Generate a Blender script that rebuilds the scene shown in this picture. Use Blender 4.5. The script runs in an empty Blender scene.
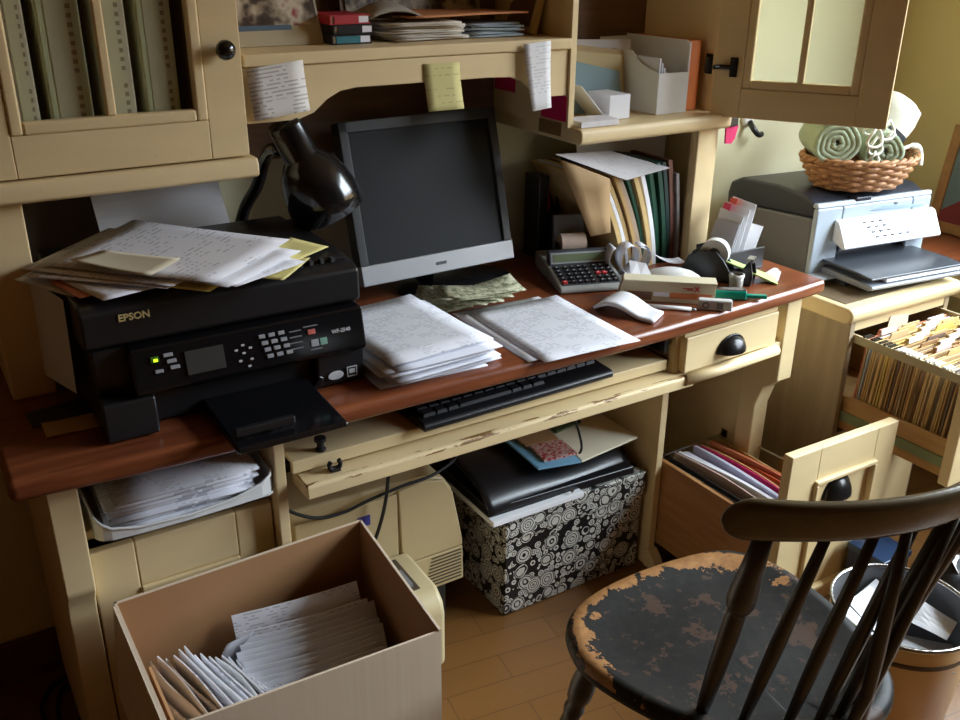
import bpy, math, random
from mathutils import Matrix, Vector, Euler, noise as mnoise
random.seed(7)
SC = bpy.context.scene
COL = SC.collection
PI = math.pi
rnd = random.uniform

# ------------------------------------------------------------------ materials
def S(r, g, b):
    f = lambda c: ((c/255+0.055)/1.055)**2.4 if c/255 > 0.04045 else c/255/12.92
    return (f(r), f(g), f(b), 1.0)

class NT:
    """tiny node-tree writer"""
    def __init__(s, name):
        s.m = bpy.data.materials.new(name); s.m.use_nodes = True
        s.t = s.m.node_tree; s.t.nodes.clear()
        s.out = s.n('ShaderNodeOutputMaterial')
        s.b = s.n('ShaderNodeBsdfPrincipled')
        s.l(s.b.outputs[0], s.out.inputs[0])
        s.tc = s.n('ShaderNodeTexCoord')
    def n(s, typ, **kw):
        x = s.t.nodes.new(typ)
        for k, v in kw.items(): setattr(x, k, v)
        return x
    def l(s, a, b): s.t.links.new(a, b)
    def put(s, sock, v):
        if hasattr(v, 'is_output'): s.l(v, sock)
        else: sock.default_value = v
    def math(s, op, a, b=0.0, c=0.0):
        x = s.n('ShaderNodeMath', operation=op)
        s.put(x.inputs[0], a); s.put(x.inputs[1], b); s.put(x.inputs[2], c)
        return x.outputs[0]
    def mix(s, f, a, b):
        x = s.n('ShaderNodeMix', data_type='RGBA')
        s.put(x.inputs[0], f); s.put(x.inputs[6], a); s.put(x.inputs[7], b)
        return x.outputs[2]
    def mapping(s, scale=(1, 1, 1), rot=(0, 0, 0), src='Object'):
        x = s.n('ShaderNodeMapping'); s.l(s.tc.outputs[src], x.inputs[0])
        x.inputs['Scale'].default_value = scale; x.inputs['Rotation'].default_value = rot
        return x.outputs[0]
    def noise(s, vec, scale=5.0, detail=3.0, rough=0.5):
        x = s.n('ShaderNodeTexNoise'); s.l(vec, x.inputs['Vector'])
        x.inputs['Scale'].default_value = scale; x.inputs['Detail'].default_value = detail
        x.inputs['Roughness'].default_value = rough
        return x.outputs['Fac']
    def ramp(s, f, stops):
        x = s.n('ShaderNodeValToRGB'); s.l(f, x.inputs[0])
        e = x.color_ramp.elements
        while len(e) < len(stops): e.new(0.5)
        for q, (p, c) in zip(e, stops): q.position = p; q.color = c
        return x.outputs[0]
    def bump(s, h, strength=0.2, dist=0.002):
        x = s.n('ShaderNodeBump'); s.put(x.inputs['Height'], h)
        x.inputs['Strength'].default_value = strength; x.inputs['Distance'].default_value = dist
        s.l(x.outputs[0], s.b.inputs['Normal'])
    def done(s, col=None, rough=0.5, metal=0.0, spec=0.5, coat=0.0):
        if col is not None: s.put(s.b.inputs['Base Color'], col)
        s.put(s.b.inputs['Roughness'], rough); s.b.inputs['Metallic'].default_value = metal
        s.b.inputs['Specular IOR Level'].default_value = spec
        s.b.inputs['Coat Weight'].default_value = coat
        return s.m

def scale_c(c, k): return (min(1, c[0]*k), min(1, c[1]*k), min(1, c[2]*k), 1)

_plain = {}
def plain(name, c, rough=0.5, metal=0.0, spec=0.5, var=0.08, nscale=9.0, bump=0.0, bscale=200.0, coat=0.0):
    if name in _plain: return _plain[name]
    n = NT(name); v = n.mapping()
    f = n.noise(v, nscale, 3)
    col = n.mix(f, scale_c(c, 1-var), scale_c(c, 1+var))
    if bump: n.bump(n.noise(v, bscale, 2), bump, 0.001)
    _plain[name] = n.done(col, rough, metal, spec, coat)
    return _plain[name]

def wood(name, dark, light, scale=(1.5, 22, 22), rough=0.4, coat=0.0, bump=0.08):
    n = NT(name); v = n.mapping(scale)
    f = n.noise(v, 3.0, 5, 0.6)
    f2 = n.noise(n.mapping((1, 1, 1)), 2.0, 2)
    col = n.ramp(f, [(0.3, dark), (0.7, light)])
    col = n.mix(n.math('MULTIPLY', f2, 0.35), col, dark)
    n.bump(f, bump, 0.001)
    return n.done(col, rough, 0, 0.5, coat)

def cream_mat(name, c, wear=False):
    n = NT(name); v = n.mapping()
    f = n.noise(n.mapping((2, 2, 9)), 3, 4)
    col = n.mix(f, scale_c(c, 0.9), scale_c(c, 1.07))
    sp = n.noise(v, 160, 2)
    col = n.mix(n.math('MULTIPLY', n.math('GREATER_THAN', sp, 0.72), 0.15), col, S(150, 115, 70))
    if wear:
        w = n.noise(n.mapping((5, 30, 45)), 2.2, 5, 0.7)
        sz = n.n('ShaderNodeSeparateXYZ'); n.l(n.tc.outputs['Object'], sz.inputs[0])
        col = n.mix(n.math('MULTIPLY', n.math('GREATER_THAN', w, 0.56), n.math('MULTIPLY', n.math('GREATER_THAN', n.math('ADD', sz.outputs[2], n.math('MULTIPLY', w, .004)), .6075), n.math('LESS_THAN', sz.outputs[1], -.222))), col, S(128, 92, 52))
    n.bump(n.noise(v, 90, 3), 0.06, 0.001)
    return n.done(col, 0.45)

def printed(name, base, ink, line=0.0052, density=0.5, block=(.05, .03), frac=0.4, fill=0.6, amt=0.5):
    """paper with printed lines of words in blocks; UVs are in metres"""
    n = NT(name)
    sep = n.n('ShaderNodeSeparateXYZ'); n.l(n.tc.outputs['UV'], sep.inputs[0])
    u, v = sep.outputs[0], sep.outputs[1]
    def white(a, b):
        c = n.n('ShaderNodeCombineXYZ'); n.l(a, c.inputs[0]); n.l(b, c.inputs[1])
        w_ = n.n('ShaderNodeTexWhiteNoise', noise_dimensions='2D'); n.l(c.outputs[0], w_.inputs['Vector']); return w_.outputs['Value']
    row = n.math('FLOOR', n.math('DIVIDE', v, line))
    on = n.math('LESS_THAN', n.math('FRACT', n.math('DIVIDE', v, line)), frac)
    wm = n.math('LESS_THAN', white(n.math('FLOOR', n.math('DIVIDE', u, 0.006)), row), density)
    br = n.math('FLOOR', n.math('DIVIDE', v, block[1]))
    blk = n.math('LESS_THAN', white(n.math('FLOOR', n.math('DIVIDE', u, block[0])), br), fill)
    m = n.math('MULTIPLY', n.math('MULTIPLY', on, wm), blk)
    tone = n.noise(n.mapping(), 4, 2)
    bc = n.mix(tone, scale_c(base, 0.95), scale_c(base, 1.02))
    col = n.mix(n.math('MULTIPLY', m, amt), bc, ink)
    return n.done(col, 0.75, 0, 0.25)

# ------------------------------------------------------------------ meshes
class MB:
    def __init__(s): s.v = []; s.f = []; s.uv = []
    def add(s, vs, fs, uv=None):
        o = len(s.v); s.v += [tuple(p) for p in vs]; s.f += [tuple(i+o for i in q) for q in fs]
        s.uv += list(uv) if uv else [(p[0], p[1]) for p in vs]
        return s
    def box(s, a, b, M=None):
        x0, y0, z0 = a; x1, y1, z1 = b
        vs = [Vector(p) for p in ((x0,y0,z0),(x1,y0,z0),(x1,y1,z0),(x0,y1,z0),(x0,y0,z1),(x1,y0,z1),(x1,y1,z1),(x0,y1,z1))]
        uv = [(p.x+p.y, p.y+p.z) for p in vs]
        if M is not None: vs = [M @ p for p in vs]
        return s.add(vs, [(0,3,2,1),(4,5,6,7),(0,1,5,4),(1,2,6,5),(2,3,7,6),(3,0,4,7)], uv)
    def hexa(s, b, t):
        """eight corners: four below, four above (same winding)"""
        return s.add(list(b)+list(t), [(0,3,2,1),(4,5,6,7),(0,1,5,4),(1,2,6,5),(2,3,7,6),(3,0,4,7)])
    def prism(s, poly, lo, hi, axis='z', M=None):
        def P(a, b, c):
            p = {'z': (a, b, c), 'y': (a, c, b), 'x': (c, a, b)}[axis]
            return M @ Vector(p) if M is not None else p
        n = len(poly)
        vs = [P(a, b, lo) for a, b in poly]+[P(a, b, hi) for a, b in poly]
        fs = [tuple(range(n))[::-1], tuple(range(n, 2*n))]+[(i, (i+1) % n, n+(i+1) % n, n+i) for i in range(n)]
        return s.add(vs, fs, [(a, b) for a, b in poly]*2)
    def tube(s, pts, r, n=8, cap=True, flat=None):
        pts = [Vector(p) for p in pts]; m = len(pts)
        rs = r if isinstance(r, (list, tuple)) else [r]*m
        T = [(pts[min(i+1, m-1)]-pts[max(i-1, 0)]).normalized() for i in range(m)]
        up = Vector((0, 0, 1)) if abs(T[0].z) < 0.9 else Vector((1, 0, 0))
        nn = (up-T[0]*up.dot(T[0])).normalized(); vs = []
        for i in range(m):
            nn = (nn-T[i]*nn.dot(T[i])).normalized(); bb = T[i].cross(nn)
            for k in range(n):
                a = 2*PI*k/n
                vs.append(pts[i]+nn*(math.cos(a)*rs[i]*(flat or 1))+bb*(math.sin(a)*rs[i]))
        fs = [(i*n+k, i*n+(k+1) % n, (i+1)*n+(k+1) % n, (i+1)*n+k) for i in range(m-1) for k in range(n)]
        if cap: fs += [tuple(range(n))[::-1], tuple(range((m-1)*n, m*n))]
        return s.add(vs, fs)
    def lathe(s, prof, c=(0, 0, 0), n=24, M=None, cap=True):
        c = Vector(c); vs = []
        for r, z in prof:
            for k in range(n):
                p = Vector((r*math.cos(2*PI*k/n), r*math.sin(2*PI*k/n), z))
                vs.append((M @ p if M is not None else p)+c)
        m = len(prof)
        fs = [(i*n+k, i*n+(k+1) % n, (i+1)*n+(k+1) % n, (i+1)*n+k) for i in range(m-1) for k in range(n)]
        if cap: fs += [tuple(range(n))[::-1], tuple(range((m-1)*n, m*n))]
        return s.add(vs, fs)
    def sheet(s, fn, nu, nv, t=0.0004, size=(0.216, 0.279)):
        """surface fn(u,v), given thickness t along its normal; UVs in metres"""
        g = [[Vector(fn(i/nu, j/nv)) for i in range(nu+1)] for j in range(nv+1)]
        top = []; bot = []; uv = []
        for j in range(nv+1):
            for i in range(nu+1):
                du = g[j][min(i+1, nu)]-g[j][max(i-1, 0)]; dv = g[min(j+1, nv)][i]-g[max(j-1, 0)][i]
                nn = du.cross(dv)
                nn = nn.normalized() if nn.length > 1e-12 else Vector((0, 0, 1))
                top.append(g[j][i]+nn*t/2); bot.append(g[j][i]-nn*t/2); uv.append((i/nu*size[0], j/nv*size[1]))
        W = nu+1; N = len(top)
        fs = []
        for j in range(nv):
            for i in range(nu):
                a = j*W+i
                fs.append((a, a+1, a+1+W, a+W)); fs.append((N+a, N+a+W, N+a+1+W, N+a+1))
        ring = [i for i in range(nu)]+[j*W+nu for j in range(nv)]+[nv*W+i for i in range(nu, 0, -1)]+[j*W for j in range(nv, 0, -1)]
        for k in range(len(ring)):
            a, b = ring[k], ring[(k+1) % len(ring)]
            fs.append((a, N+a, N+b, b))
        return s.add(top+bot, fs, uv+uv)
    def quad(s, p00, p10, p11, p01, t=0.0004, nu=1, nv=1, lift=None, size=None):
        p00, p10, p11, p01 = map(Vector, (p00, p10, p11, p01))
        size = size or ((p10-p00).length, (p01-p00).length)
        def fn(u, v):
            p = (p00*(1-u)+p10*u)*(1-v)+(p01*(1-u)+p11*u)*v
            return p+Vector(lift(u, v)) if lift else p
        return s.sheet(fn, nu, nv, t, size)
    def text(s, body, size, M, depth=0.0006, bold=0.0):
        cu = bpy.data.curves.new('lettering', 'FONT'); cu.body = body; cu.size = size
        cu.extrude = depth/2; cu.offset = bold; cu.align_x = 'CENTER'; cu.align_y = 'CENTER'
        cu.resolution_u = 3
        o = bpy.data.objects.new('lettering', cu); COL.objects.link(o)
        me = o.evaluated_get(bpy.context.evaluated_depsgraph_get()).to_mesh()
        s.add([M @ v.co for v in me.vertices], [tuple(p.vertices) for p in me.polygons])
        bpy.data.objects.remove(o); bpy.data.curves.remove(cu)
        return s

def frame(o, x, z):
    """matrix: local x along x, local y along the perpendicular in the face, local z out of the face"""
    x = Vector(x).normalized(); zz = Vector(z).normalized(); y = zz.cross(x).normalized(); zz = x.cross(y)
    M = Matrix((x, y, zz)).transposed().to_4x4(); M.translation = Vector(o)
    return M

WM = {}
def tag(o, label, cat, group=None, kind=None):
    if label: o['label'] = label
    if cat: o['category'] = cat
    if group: o['group'] = group
    if kind: o['kind'] = kind
    return o
def thing(name, label, cat, loc, rz=0.0, group=None):
    o = bpy.data.objects.new(name, None); COL.objects.link(o)
    o.location = loc; o.rotation_euler = (0, 0, rz); o.empty_display_size = 0.05
    WM[o.name] = Matrix.Translation(Vector(loc)) @ Matrix.Rotation(rz, 4, 'Z')
    return tag(o, label, cat, group)
def obj(name, mb, m, parent=None, bevel=0.0, smooth=False, local=False, sub=0, label=None):
    """one mesh object; coordinates are world ones unless local (then in the parent thing's frame)"""
    vs = [Vector(p) for p in mb.v]
    base = None
    if parent is None:
        xs = [p.x for p in vs]; ys = [p.y for p in vs]; zs = [p.z for p in vs]
        base = Vector(((min(xs)+max(xs))/2, (min(ys)+max(ys))/2, min(zs)))
        vs = [p-base for p in vs]
    elif not local:
        inv = WM[parent.name].inverted(); vs = [inv @ p for p in vs]
    me = bpy.data.meshes.new(name); me.from_pydata(vs, [], mb.f); me.update()
    uvl = me.uv_layers.new(name='UVMap')
    for lp in me.loops: uvl.data[lp.index].uv = mb.uv[lp.vertex_index]
    if smooth:
        for p in me.polygons: p.use_smooth = True
    me.materials.append(m)
    o = bpy.data.objects.new(name, me); COL.objects.link(o)
    if parent is None:
        o.location = base; WM[o.name] = Matrix.Translation(base)
    else:
        o.parent = parent; WM[o.name] = WM[parent.name]
    if bevel:
        b = o.modifiers.new('bevel', 'BEVEL'); b.width = bevel; b.segments = 3; b.limit_method = 'ANGLE'
        b.angle_limit = math.radians(40)
        if not smooth:
            for p in me.polygons: p.use_smooth = True
        o.modifiers.new('wn', 'WEIGHTED_NORMAL').keep_sharp = True
    if sub:
        q = o.modifiers.new('sub', 'SUBSURF'); q.levels = sub; q.render_levels = sub
    if label: o['label'] = label
    return o
def struct(name, mb, m, **k):
    o = obj(name, mb, m, **k); o['kind'] = 'structure'; return o
def copy_tree(o, parent=None):
    c = o.copy(); COL.objects.link(c)
    if parent is not None: c.parent = parent
    for ch in [x for x in list(COL.objects) if x.parent == o]: copy_tree(ch, c)
    WM[c.name] = WM[o.name]
    return c
def B(a, b, M=None): return MB().box(a, b, M)
def bez(p0, p1, p2, p3, n=12):
    p0, p1, p2, p3 = map(Vector, (p0, p1, p2, p3))
    return [p0*(1-t)**3+p1*3*t*(1-t)**2+p2*3*t*t*(1-t)+p3*t**3 for t in [i/n for i in range(n+1)]]
def spline(pts, n=8):
    P = [Vector(p) for p in pts]; out = []
    for i in range(len(P)-1):
        a = P[max(i-1, 0)]; b = P[i]; c = P[i+1]; d = P[min(i+2, len(P)-1)]
        for k in range(n):
            t = k/n
            out.append(0.5*((2*b)+(c-a)*t+(2*a-5*b+4*c-d)*t*t+(3*b-a-3*c+d)*t**3))
    return out+[P[-1]]

# palette
CREAM = cream_mat('cream_paint', S(224, 200, 152))
CREAMW = cream_mat('cream_paint_chipped', S(222, 198, 150), wear=True)
DESKTOP = wood('reddish_desk_wood', S(102, 51, 28), S(150, 84, 50), rough=0.3, coat=0.25)
BROWNB = wood('dark_brown_board', S(96, 68, 46), S(122, 90, 62), (2, 2, 14), 0.6)
OAK = wood('drawer_box_wood', S(158, 108, 64), S(186, 136, 86), (16, 2, 16), 0.5)
OAKD = wood('drawer_rail_wood', S(188, 144, 88), S(212, 168, 108), (16, 2, 16), 0.5)
BLACKP = plain('black_plastic', S(28, 28, 30), 0.35, spec=0.5, bump=0.05, bscale=400)
BLACKG = plain('glossy_black_plastic', S(18, 18, 20), 0.12)
BLACKM = plain('black_enamel', S(20, 20, 22), 0.18, coat=0.4)
BRONZE = plain('dark_bronze', S(42, 40, 40), 0.28, metal=0.6)
STEEL = plain('bright_steel', S(190, 190, 188), 0.25, metal=1.0)
SILVER = plain('silver_plastic', S(176, 178, 180), 0.35, metal=0.3)
WHITE = plain('white_paper', S(235, 235, 238), 0.75, var=0.03, spec=0.25)
WHITEP = plain('white_plastic', S(228, 228, 224), 0.35, var=0.02)
PRINT = printed('printed_paper', S(232, 232, 238), S(90, 92, 110), amt=.4)
PRINTD = printed('form_paper', S(228, 228, 232), S(70, 74, 92), 0.0062, 0.55, (.034, .022), .42, .62, .32)
PRINTS = printed('slip_paper', S(224, 220, 212), S(70, 66, 66), 0.0062, 0.72, (.034, .026), 0.36, .9, .45)
BILLP = printed('bill_paper', S(226, 224, 226), S(96, 96, 110), 0.011, 0.45, (.045, .022), 0.3, .55, .45)
YELLOW = plain('yellow_note_paper', S(226, 214, 140), 0.75, var=0.05)
TAN = plain('tan_card', S(186, 150, 96), 0.8)
MANILA = plain('manila_card', S(214, 182, 122), 0.75, var=0.1, nscale=20)
ORANGE = plain('orange_card', S(206, 110, 42), 0.7)
SALMON = plain('salmon_paper', S(220, 140, 112), 0.75)
MAGENTA = plain('magenta_paper', S(206, 26, 92), 0.7)
RED = plain('red_card', S(190, 40, 36), 0.6)
GREEN = plain('dark_green_binding', S(24, 74, 52), 0.5)
TEAL = plain('teal_plastic', S(22, 150, 130), 0.25)
GREYP = plain('grey_plastic', S(120, 120, 122), 0.45)
DGREY = plain('dark_grey_plastic', S(62, 64, 68), 0.45)
RUBBER = plain('black_rubber', S(16, 16, 17), 0.6)
ENV = plain('envelope_paper', S(220, 222, 230), 0.75, var=0.05, nscale=30)

# ================================================================== SETTING
def floor_mat():
    n = NT('oak_parquet'); v = n.mapping((1, 1, 1), (0, 0, math.radians(8)))
    br = n.n('ShaderNodeTexBrick'); n.l(v, br.inputs['Vector'])
    br.inputs['Scale'].default_value = 1.0; br.inputs['Brick Width'].default_value = 0.3
    br.inputs['Row Height'].default_value = 0.075; br.inputs['Mortar Size'].default_value = 0.0014
    br.inputs['Color1'].default_value = S(116, 80, 42); br.inputs['Color2'].default_value = S(109, 74, 38)
    br.inputs['Mortar'].default_value = S(84, 56, 29)
    g = n.noise(n.mapping((4, 60, 1), (0, 0, math.radians(8))), 2.0, 4)
    col = n.mix(n.math('MULTIPLY', g, 0.3), br.outputs['Color'], S(140, 92, 46))
    return n.done(col, 0.33)
def wall_mat(name, c):
    n = NT(name); v = n.mapping()
    col = n.mix(n.noise(v, 2.5, 3), scale_c(c, 0.96), scale_c(c, 1.04))
    n.bump(n.noise(v, 220, 2), 0.08, 0.001)
    return n.done(col, 0.8, 0, 0.2)
WALL = wall_mat('olive_cream_paint', S(214, 208, 174))
WALLR = wall_mat('olive_paint', S(214, 200, 146))
TANW = wall_mat('bounce_tan_paint', S(150, 106, 62))  # tan picked to throw warm bounce light from the unseen walls
CEIL = wall_mat('ceiling_paint', S(180, 158, 124))  # darkened and warmed to tone down the bounce light
BASEW = wood('baseboard_wood', S(84, 52, 30), S(110, 70, 42), (1, 20, 20), 0.5)

XL, XR, YF, YB, ZC = -2.6, 2.6, -3.4, 1.825, 2.5
struct('floor', B((XL-.1, YF-.1, -.1), (XR+.1, YB+.1, 0)), floor_mat())
struct('ceiling', B((XL-.1, YF-.1, ZC), (XR+.1, YB+.1, ZC+.1)), CEIL)
struct('wall_back', B((XL-.1, YB, 0), (XR+.1, YB+.1, ZC)), WALL)
struct('wall_left', B((XL-.1, YF, 0), (XL, YB, ZC)), TANW)
struct('wall_front', B((XL-.1, YF-.1, 0), (XR+.1, YF, ZC)), TANW)
WY0, WY1, WZ0, WZ1 = -0.45, 1.22, 0.88, 2.20
wr = MB()
wr.box((XR, YF, 0), (XR+.1, WY0, ZC)); wr.box((XR, WY1, 0), (XR+.1, YB, ZC))
wr.box((XR, WY0, 0), (XR+.1, WY1, WZ0)); wr.box((XR, WY0, WZ1), (XR+.1, WY1, ZC))
struct('wall_right', wr, WALLR)
wf = MB()
for a, b in (((XR-.02, WY0-.07, WZ0-.07), (XR-.001, WY0, WZ1+.07)), ((XR-.02, WY1, WZ0-.07), (XR-.001, WY1+.07, WZ1+.07)),
             ((XR-.02, WY0, WZ1), (XR-.001, WY1, WZ1+.07)), ((XR-.05, WY0-.07, WZ0-.04), (XR-.001, WY1+.07, WZ0)),
             ((XR+.03, WY0, 1.48), (XR+.06, WY1, 1.52)), ((XR+.03, .44, WZ0), (XR+.06, .48, WZ1))):
    wf.box(a, b)
struct('window_1', wf, plain('white_window_paint', S(230, 228, 220), 0.4))
struct('baseboard_back', B((XL, YB-.015, 0), (XR, YB-.001, .1)), BASEW, bevel=.004)
struct('baseboard_right', B((XR-.015, YF, 0), (XR-.001, YB-.02, .1)), BASEW, bevel=.004)
struct('baseboard_left', B((XL+.001, YF, 0), (XL+.015, YB-.02, .1)), BASEW, bevel=.004)

# daylight: an overcast sky above a dark warm band added to dim and tint low-angle light, seen through the window; the area light is only a sampling portal
ld = bpy.data.lights.new('window_portal', 'AREA'); ld.shape = 'RECTANGLE'; ld.size = WZ1-WZ0; ld.size_y = WY1-WY0
ld.cycles.is_portal = True
lo = bpy.data.objects.new('window_portal', ld); COL.objects.link(lo)
lo.location = (XR+.09, (WY0+WY1)/2, (WZ0+WZ1)/2); lo.rotation_euler = (0, math.radians(90), 0)
w = bpy.data.worlds.new('overcast_sky'); SC.world = w; w.use_nodes = True
wt = w.node_tree; bgn = wt.nodes['Background']
tcn = wt.nodes.new('ShaderNodeTexCoord'); sxn = wt.nodes.new('ShaderNodeSeparateXYZ'); rmp = wt.nodes.new('ShaderNodeValToRGB')
wt.links.new(tcn.outputs['Generated'], sxn.inputs[0]); wt.links.new(sxn.outputs[2], rmp.inputs[0]); wt.links.new(rmp.outputs[0], bgn.inputs[0])
el = rmp.color_ramp.elements
el[0].position = 0.10; el[0].color = (.080, .054, .022, 1)
el[1].position = 0.24; el[1].color = (.52, .59, .70, 1)
e3 = el.new(0.60); e3.color = (.80, .92, 1.0, 1)
bgn.inputs[1].default_value = 31.0

# camera
cam = bpy.data.cameras.new('camera'); co = bpy.data.objects.new('camera', cam); COL.objects.link(co)
cam.sensor_fit = 'HORIZONTAL'; cam.sensor_width = 36; cam.lens = 945/960*36; cam.clip_start = .02
yaw, pit, rol = map(math.radians, (32.2, 23.7, -0.5))
fw = Vector((math.sin(yaw)*math.cos(pit), math.cos(yaw)*math.cos(pit), -math.sin(pit)))
rt = Vector((math.cos(yaw), -math.sin(yaw), 0)); dn = fw.cross(rt)
r2 = rt*math.cos(rol)+dn*math.sin(rol); d2 = dn*math.cos(rol)-rt*math.sin(rol)
M = Matrix((r2, -d2, -fw)).transposed().to_4x4(); M.translation = (0, 0, 1.42); co.matrix_world = M
SC.camera = co
SC.view_settings.view_transform = 'Standard'; SC.view_settings.look = 'None'; SC.view_settings.gamma = 1
SC.view_settings.use_curve_mapping = False; SC.view_settings.exposure = 0.0

# ================================================================== DESK
desk = thing('computer_desk', 'long cream pedestal desk with a reddish brown wooden top', 'desk', (.9, 1.5, 0))
front = [(.045, 1.262), (.2, 1.250), (.40, 1.243), (.66, 1.240), (.95, 1.238), (1.2, 1.240), (1.45, 1.252), (1.60, 1.262), (1.706, 1.272)]
desktop = obj('desktop', MB().prism(front+[(1.706, 1.81), (.045, 1.81)], .718, .75), DESKTOP, desk, bevel=.011, label='reddish brown wooden top with rounded edge')
for (x0, x1) in ((.091, .134), (1.618, 1.664)):
    prof = [(1.296, .716), (1.296, .53), (1.30, .515), (1.322, .49), (1.332, .46), (1.332, 0), (1.375, 0), (1.375, .716)]
    if x0 > 1: prof = [(1.296, .716), (1.296, .512), (1.31, .505), (1.335, .48), (1.35, .43), (1.352, 0), (1.40, 0), (1.40, .716)]
    obj('leg', MB().prism(prof, x0, x1, 'x'), CREAM, desk, bevel=.003)
obj('side_panel', B((.095, 1.375, .02), (.113, 1.80, .717)), CREAM, desk, bevel=.002)
obj('side_panel', B((1.640, 1.40, .02), (1.658, 1.80, .717)), CREAM, desk, bevel=.002)
obj('pedestal_panel', B((.430, 1.305, .0), (.448, 1.80, .717)), CREAM, desk, bevel=.002)
cp = MB().box((1.402, 1.435, 0), (1.422, 1.80, .62))
cp.prism([(1.40, 0), (1.445, 0), (1.445, .05), (1.43, .05), (1.41, .03), (1.40, .012)], 1.398, 1.426, 'x')
obj('kneehole_panel', cp, CREAM, desk, bevel=.002)
obj('cubby_shelf', B((.114, 1.350, .577), (.429, 1.80, .594)), CREAM, desk, bevel=.002)
obj('back_panel', B((.114, 1.80, .05), (1.639, 1.808, .717)), CREAM, desk)
# left pedestal door
dd = MB()
dd.box((.136, 1.332, .03), (.203, 1.350, .562)); dd.box((.365, 1.332, .03), (.428, 1.350, .562))
dd.box((.203, 1.332, .478), (.365, 1.350, .562)); dd.box((.203, 1.332, .03), (.365, 1.350, .09)); dd.box((.203, 1.342, .09), (.365, 1.350, .478))
door = obj('pedestal_door', dd, CREAM, desk, bevel=.003)
mm = MB()
for a, b in (((.203, 1.327, .466), (.365, 1.342, .478)), ((.203, 1.327, .09), (.365, 1.342, .102)), ((.203, 1.327, .102), (.215, 1.342, .466)), ((.353, 1.327, .102), (.365, 1.342, .466))):
    mm.box(a, b)
obj('moulding', mm, CREAM, door, bevel=.003)
# keyboard tray and drop front
tray = obj('keyboard_tray', B((.458, 1.302, .620), (1.276, 1.66, .643)), CREAM, desk, bevel=.002)
obj('rubber_stop', MB().lathe([(.009, 0), (.009, .004), (.006, .006), (.006, .016), (.010, .018), (.010, .024)], (.515, 1.316, .643), 14), RUBBER, tray, smooth=False)
flap = obj('drop_front', MB().prism([(1.266, .586), (1.266, .608), (1.270, .612), (1.335, .613), (1.335, .586)], .468, 1.322, 'x'), CREAMW, desk, bevel=.003, label='chipped cream drop front below the keyboard tray')
obj('flap_end', B((1.322, 1.272, .600), (1.395, 1.30, .613)), CREAM, flap, bevel=.002)
cl = MB().tube([(.528+.010*math.cos(a), 1.290, .6245+.010*math.sin(a)) for a in [PI*.75+i*PI*1.5/12 for i in range(13)]], .004, 8)
cl.box((.520, 1.284, .6135), (.536, 1.298, .618))
obj('cable_clip', cl, RUBBER, flap)
sl = MB().box((.4485, 1.31, .622), (.4575, 1.66, .640)); sl.box((1.2765, 1.31, .622), (1.2845, 1.66, .640))
obj('tray_slide', sl, BRONZE, desk)
obj('hanger_bracket', MB().prism([(1.30, .66), (1.42, .66), (1.50, .716), (1.30, .716)], 1.262, 1.272, 'x'), BLACKP, desk)
# pencil drawer unit on the right
obj('drawer_stile', B((1.285, 1.292, .602), (1.300, 1.75, .717)), CREAM, desk, bevel=.002)
obj('drawer_divider', B((1.30, 1.30, .592), (1.617, 1.75, .610)), CREAM, desk, bevel=.002)
dw = MB().hexa([(1.298, 1.274, .616), (1.582, 1.287, .616), (1.582, 1.305, .616), (1.298, 1.295, .616)], [(1.298, 1.274, .694), (1.582, 1.287, .694), (1.582, 1.305, .694), (1.298, 1.295, .694)])
dw.box((1.312, 1.30, .62), (1.59, 1.70, .685))
drawer = obj('pencil_drawer', dw, CREAM, desk, bevel=.003)
obj('drawer_lip', MB().hexa([(1.298, 1.281, .6945), (1.582, 1.293, .6945), (1.582, 1.30, .6945), (1.298, 1.292, .6945)], [(1.298, 1.281, .715), (1.582, 1.293, .715), (1.582, 1.30, .715), (1.298, 1.292, .715)]), CREAM, desk)
obj('rail_moulding', MB().tube([(1.30, 1.270, .603), (1.40, 1.272, .603), (1.585, 1.285, .603)], .0125, 12), CREAM, desk, smooth=True)
def cup_pull(parent, c, xdir, w=.085, h=.036):
    """half-dome cup handle whose open side looks down"""
    x = Vector(xdir).normalized(); z = Vector((0, 0, 1)); o = Vector((x.y, -x.x, 0)); c = Vector(c)
    vs = []; fs = []; nu, nv = 14, 7
    for j in range(nv+1):
        th = (j/nv)*PI/2
        for i in range(nu+1):
            ph = PI*i/nu
            rr = math.cos(th)
            vs.append(c+x*(-math.cos(ph)*rr*w/2)+z*(math.sin(ph)*rr*h)+o*(math.sin(th)*.026+.001))
    W = nu+1
    for j in range(nv):
        for i in range(nu): fs.append((j*W+i, j*W+i+1, (j+1)*W+i+1, (j+1)*W+i))
    m = MB().add(vs, fs)
    rim = [c+x*(-math.cos(PI*i/24)*(w/2+.003))+z*(math.sin(PI*i/24)*(h+.003))+o*.002 for i in range(25)]
    m.tube(rim, .0026, 6)
    k = obj('cup_handle', m, BRONZE, parent, smooth=True, label='dark bronze cup handle')
    s = k.modifiers.new('sol', 'SOLIDIFY'); s.thickness = .0016
    return k
cup_pull(drawer, (1.432, 1.2795, .638), (1, .046, 0), .076, .032)
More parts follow.
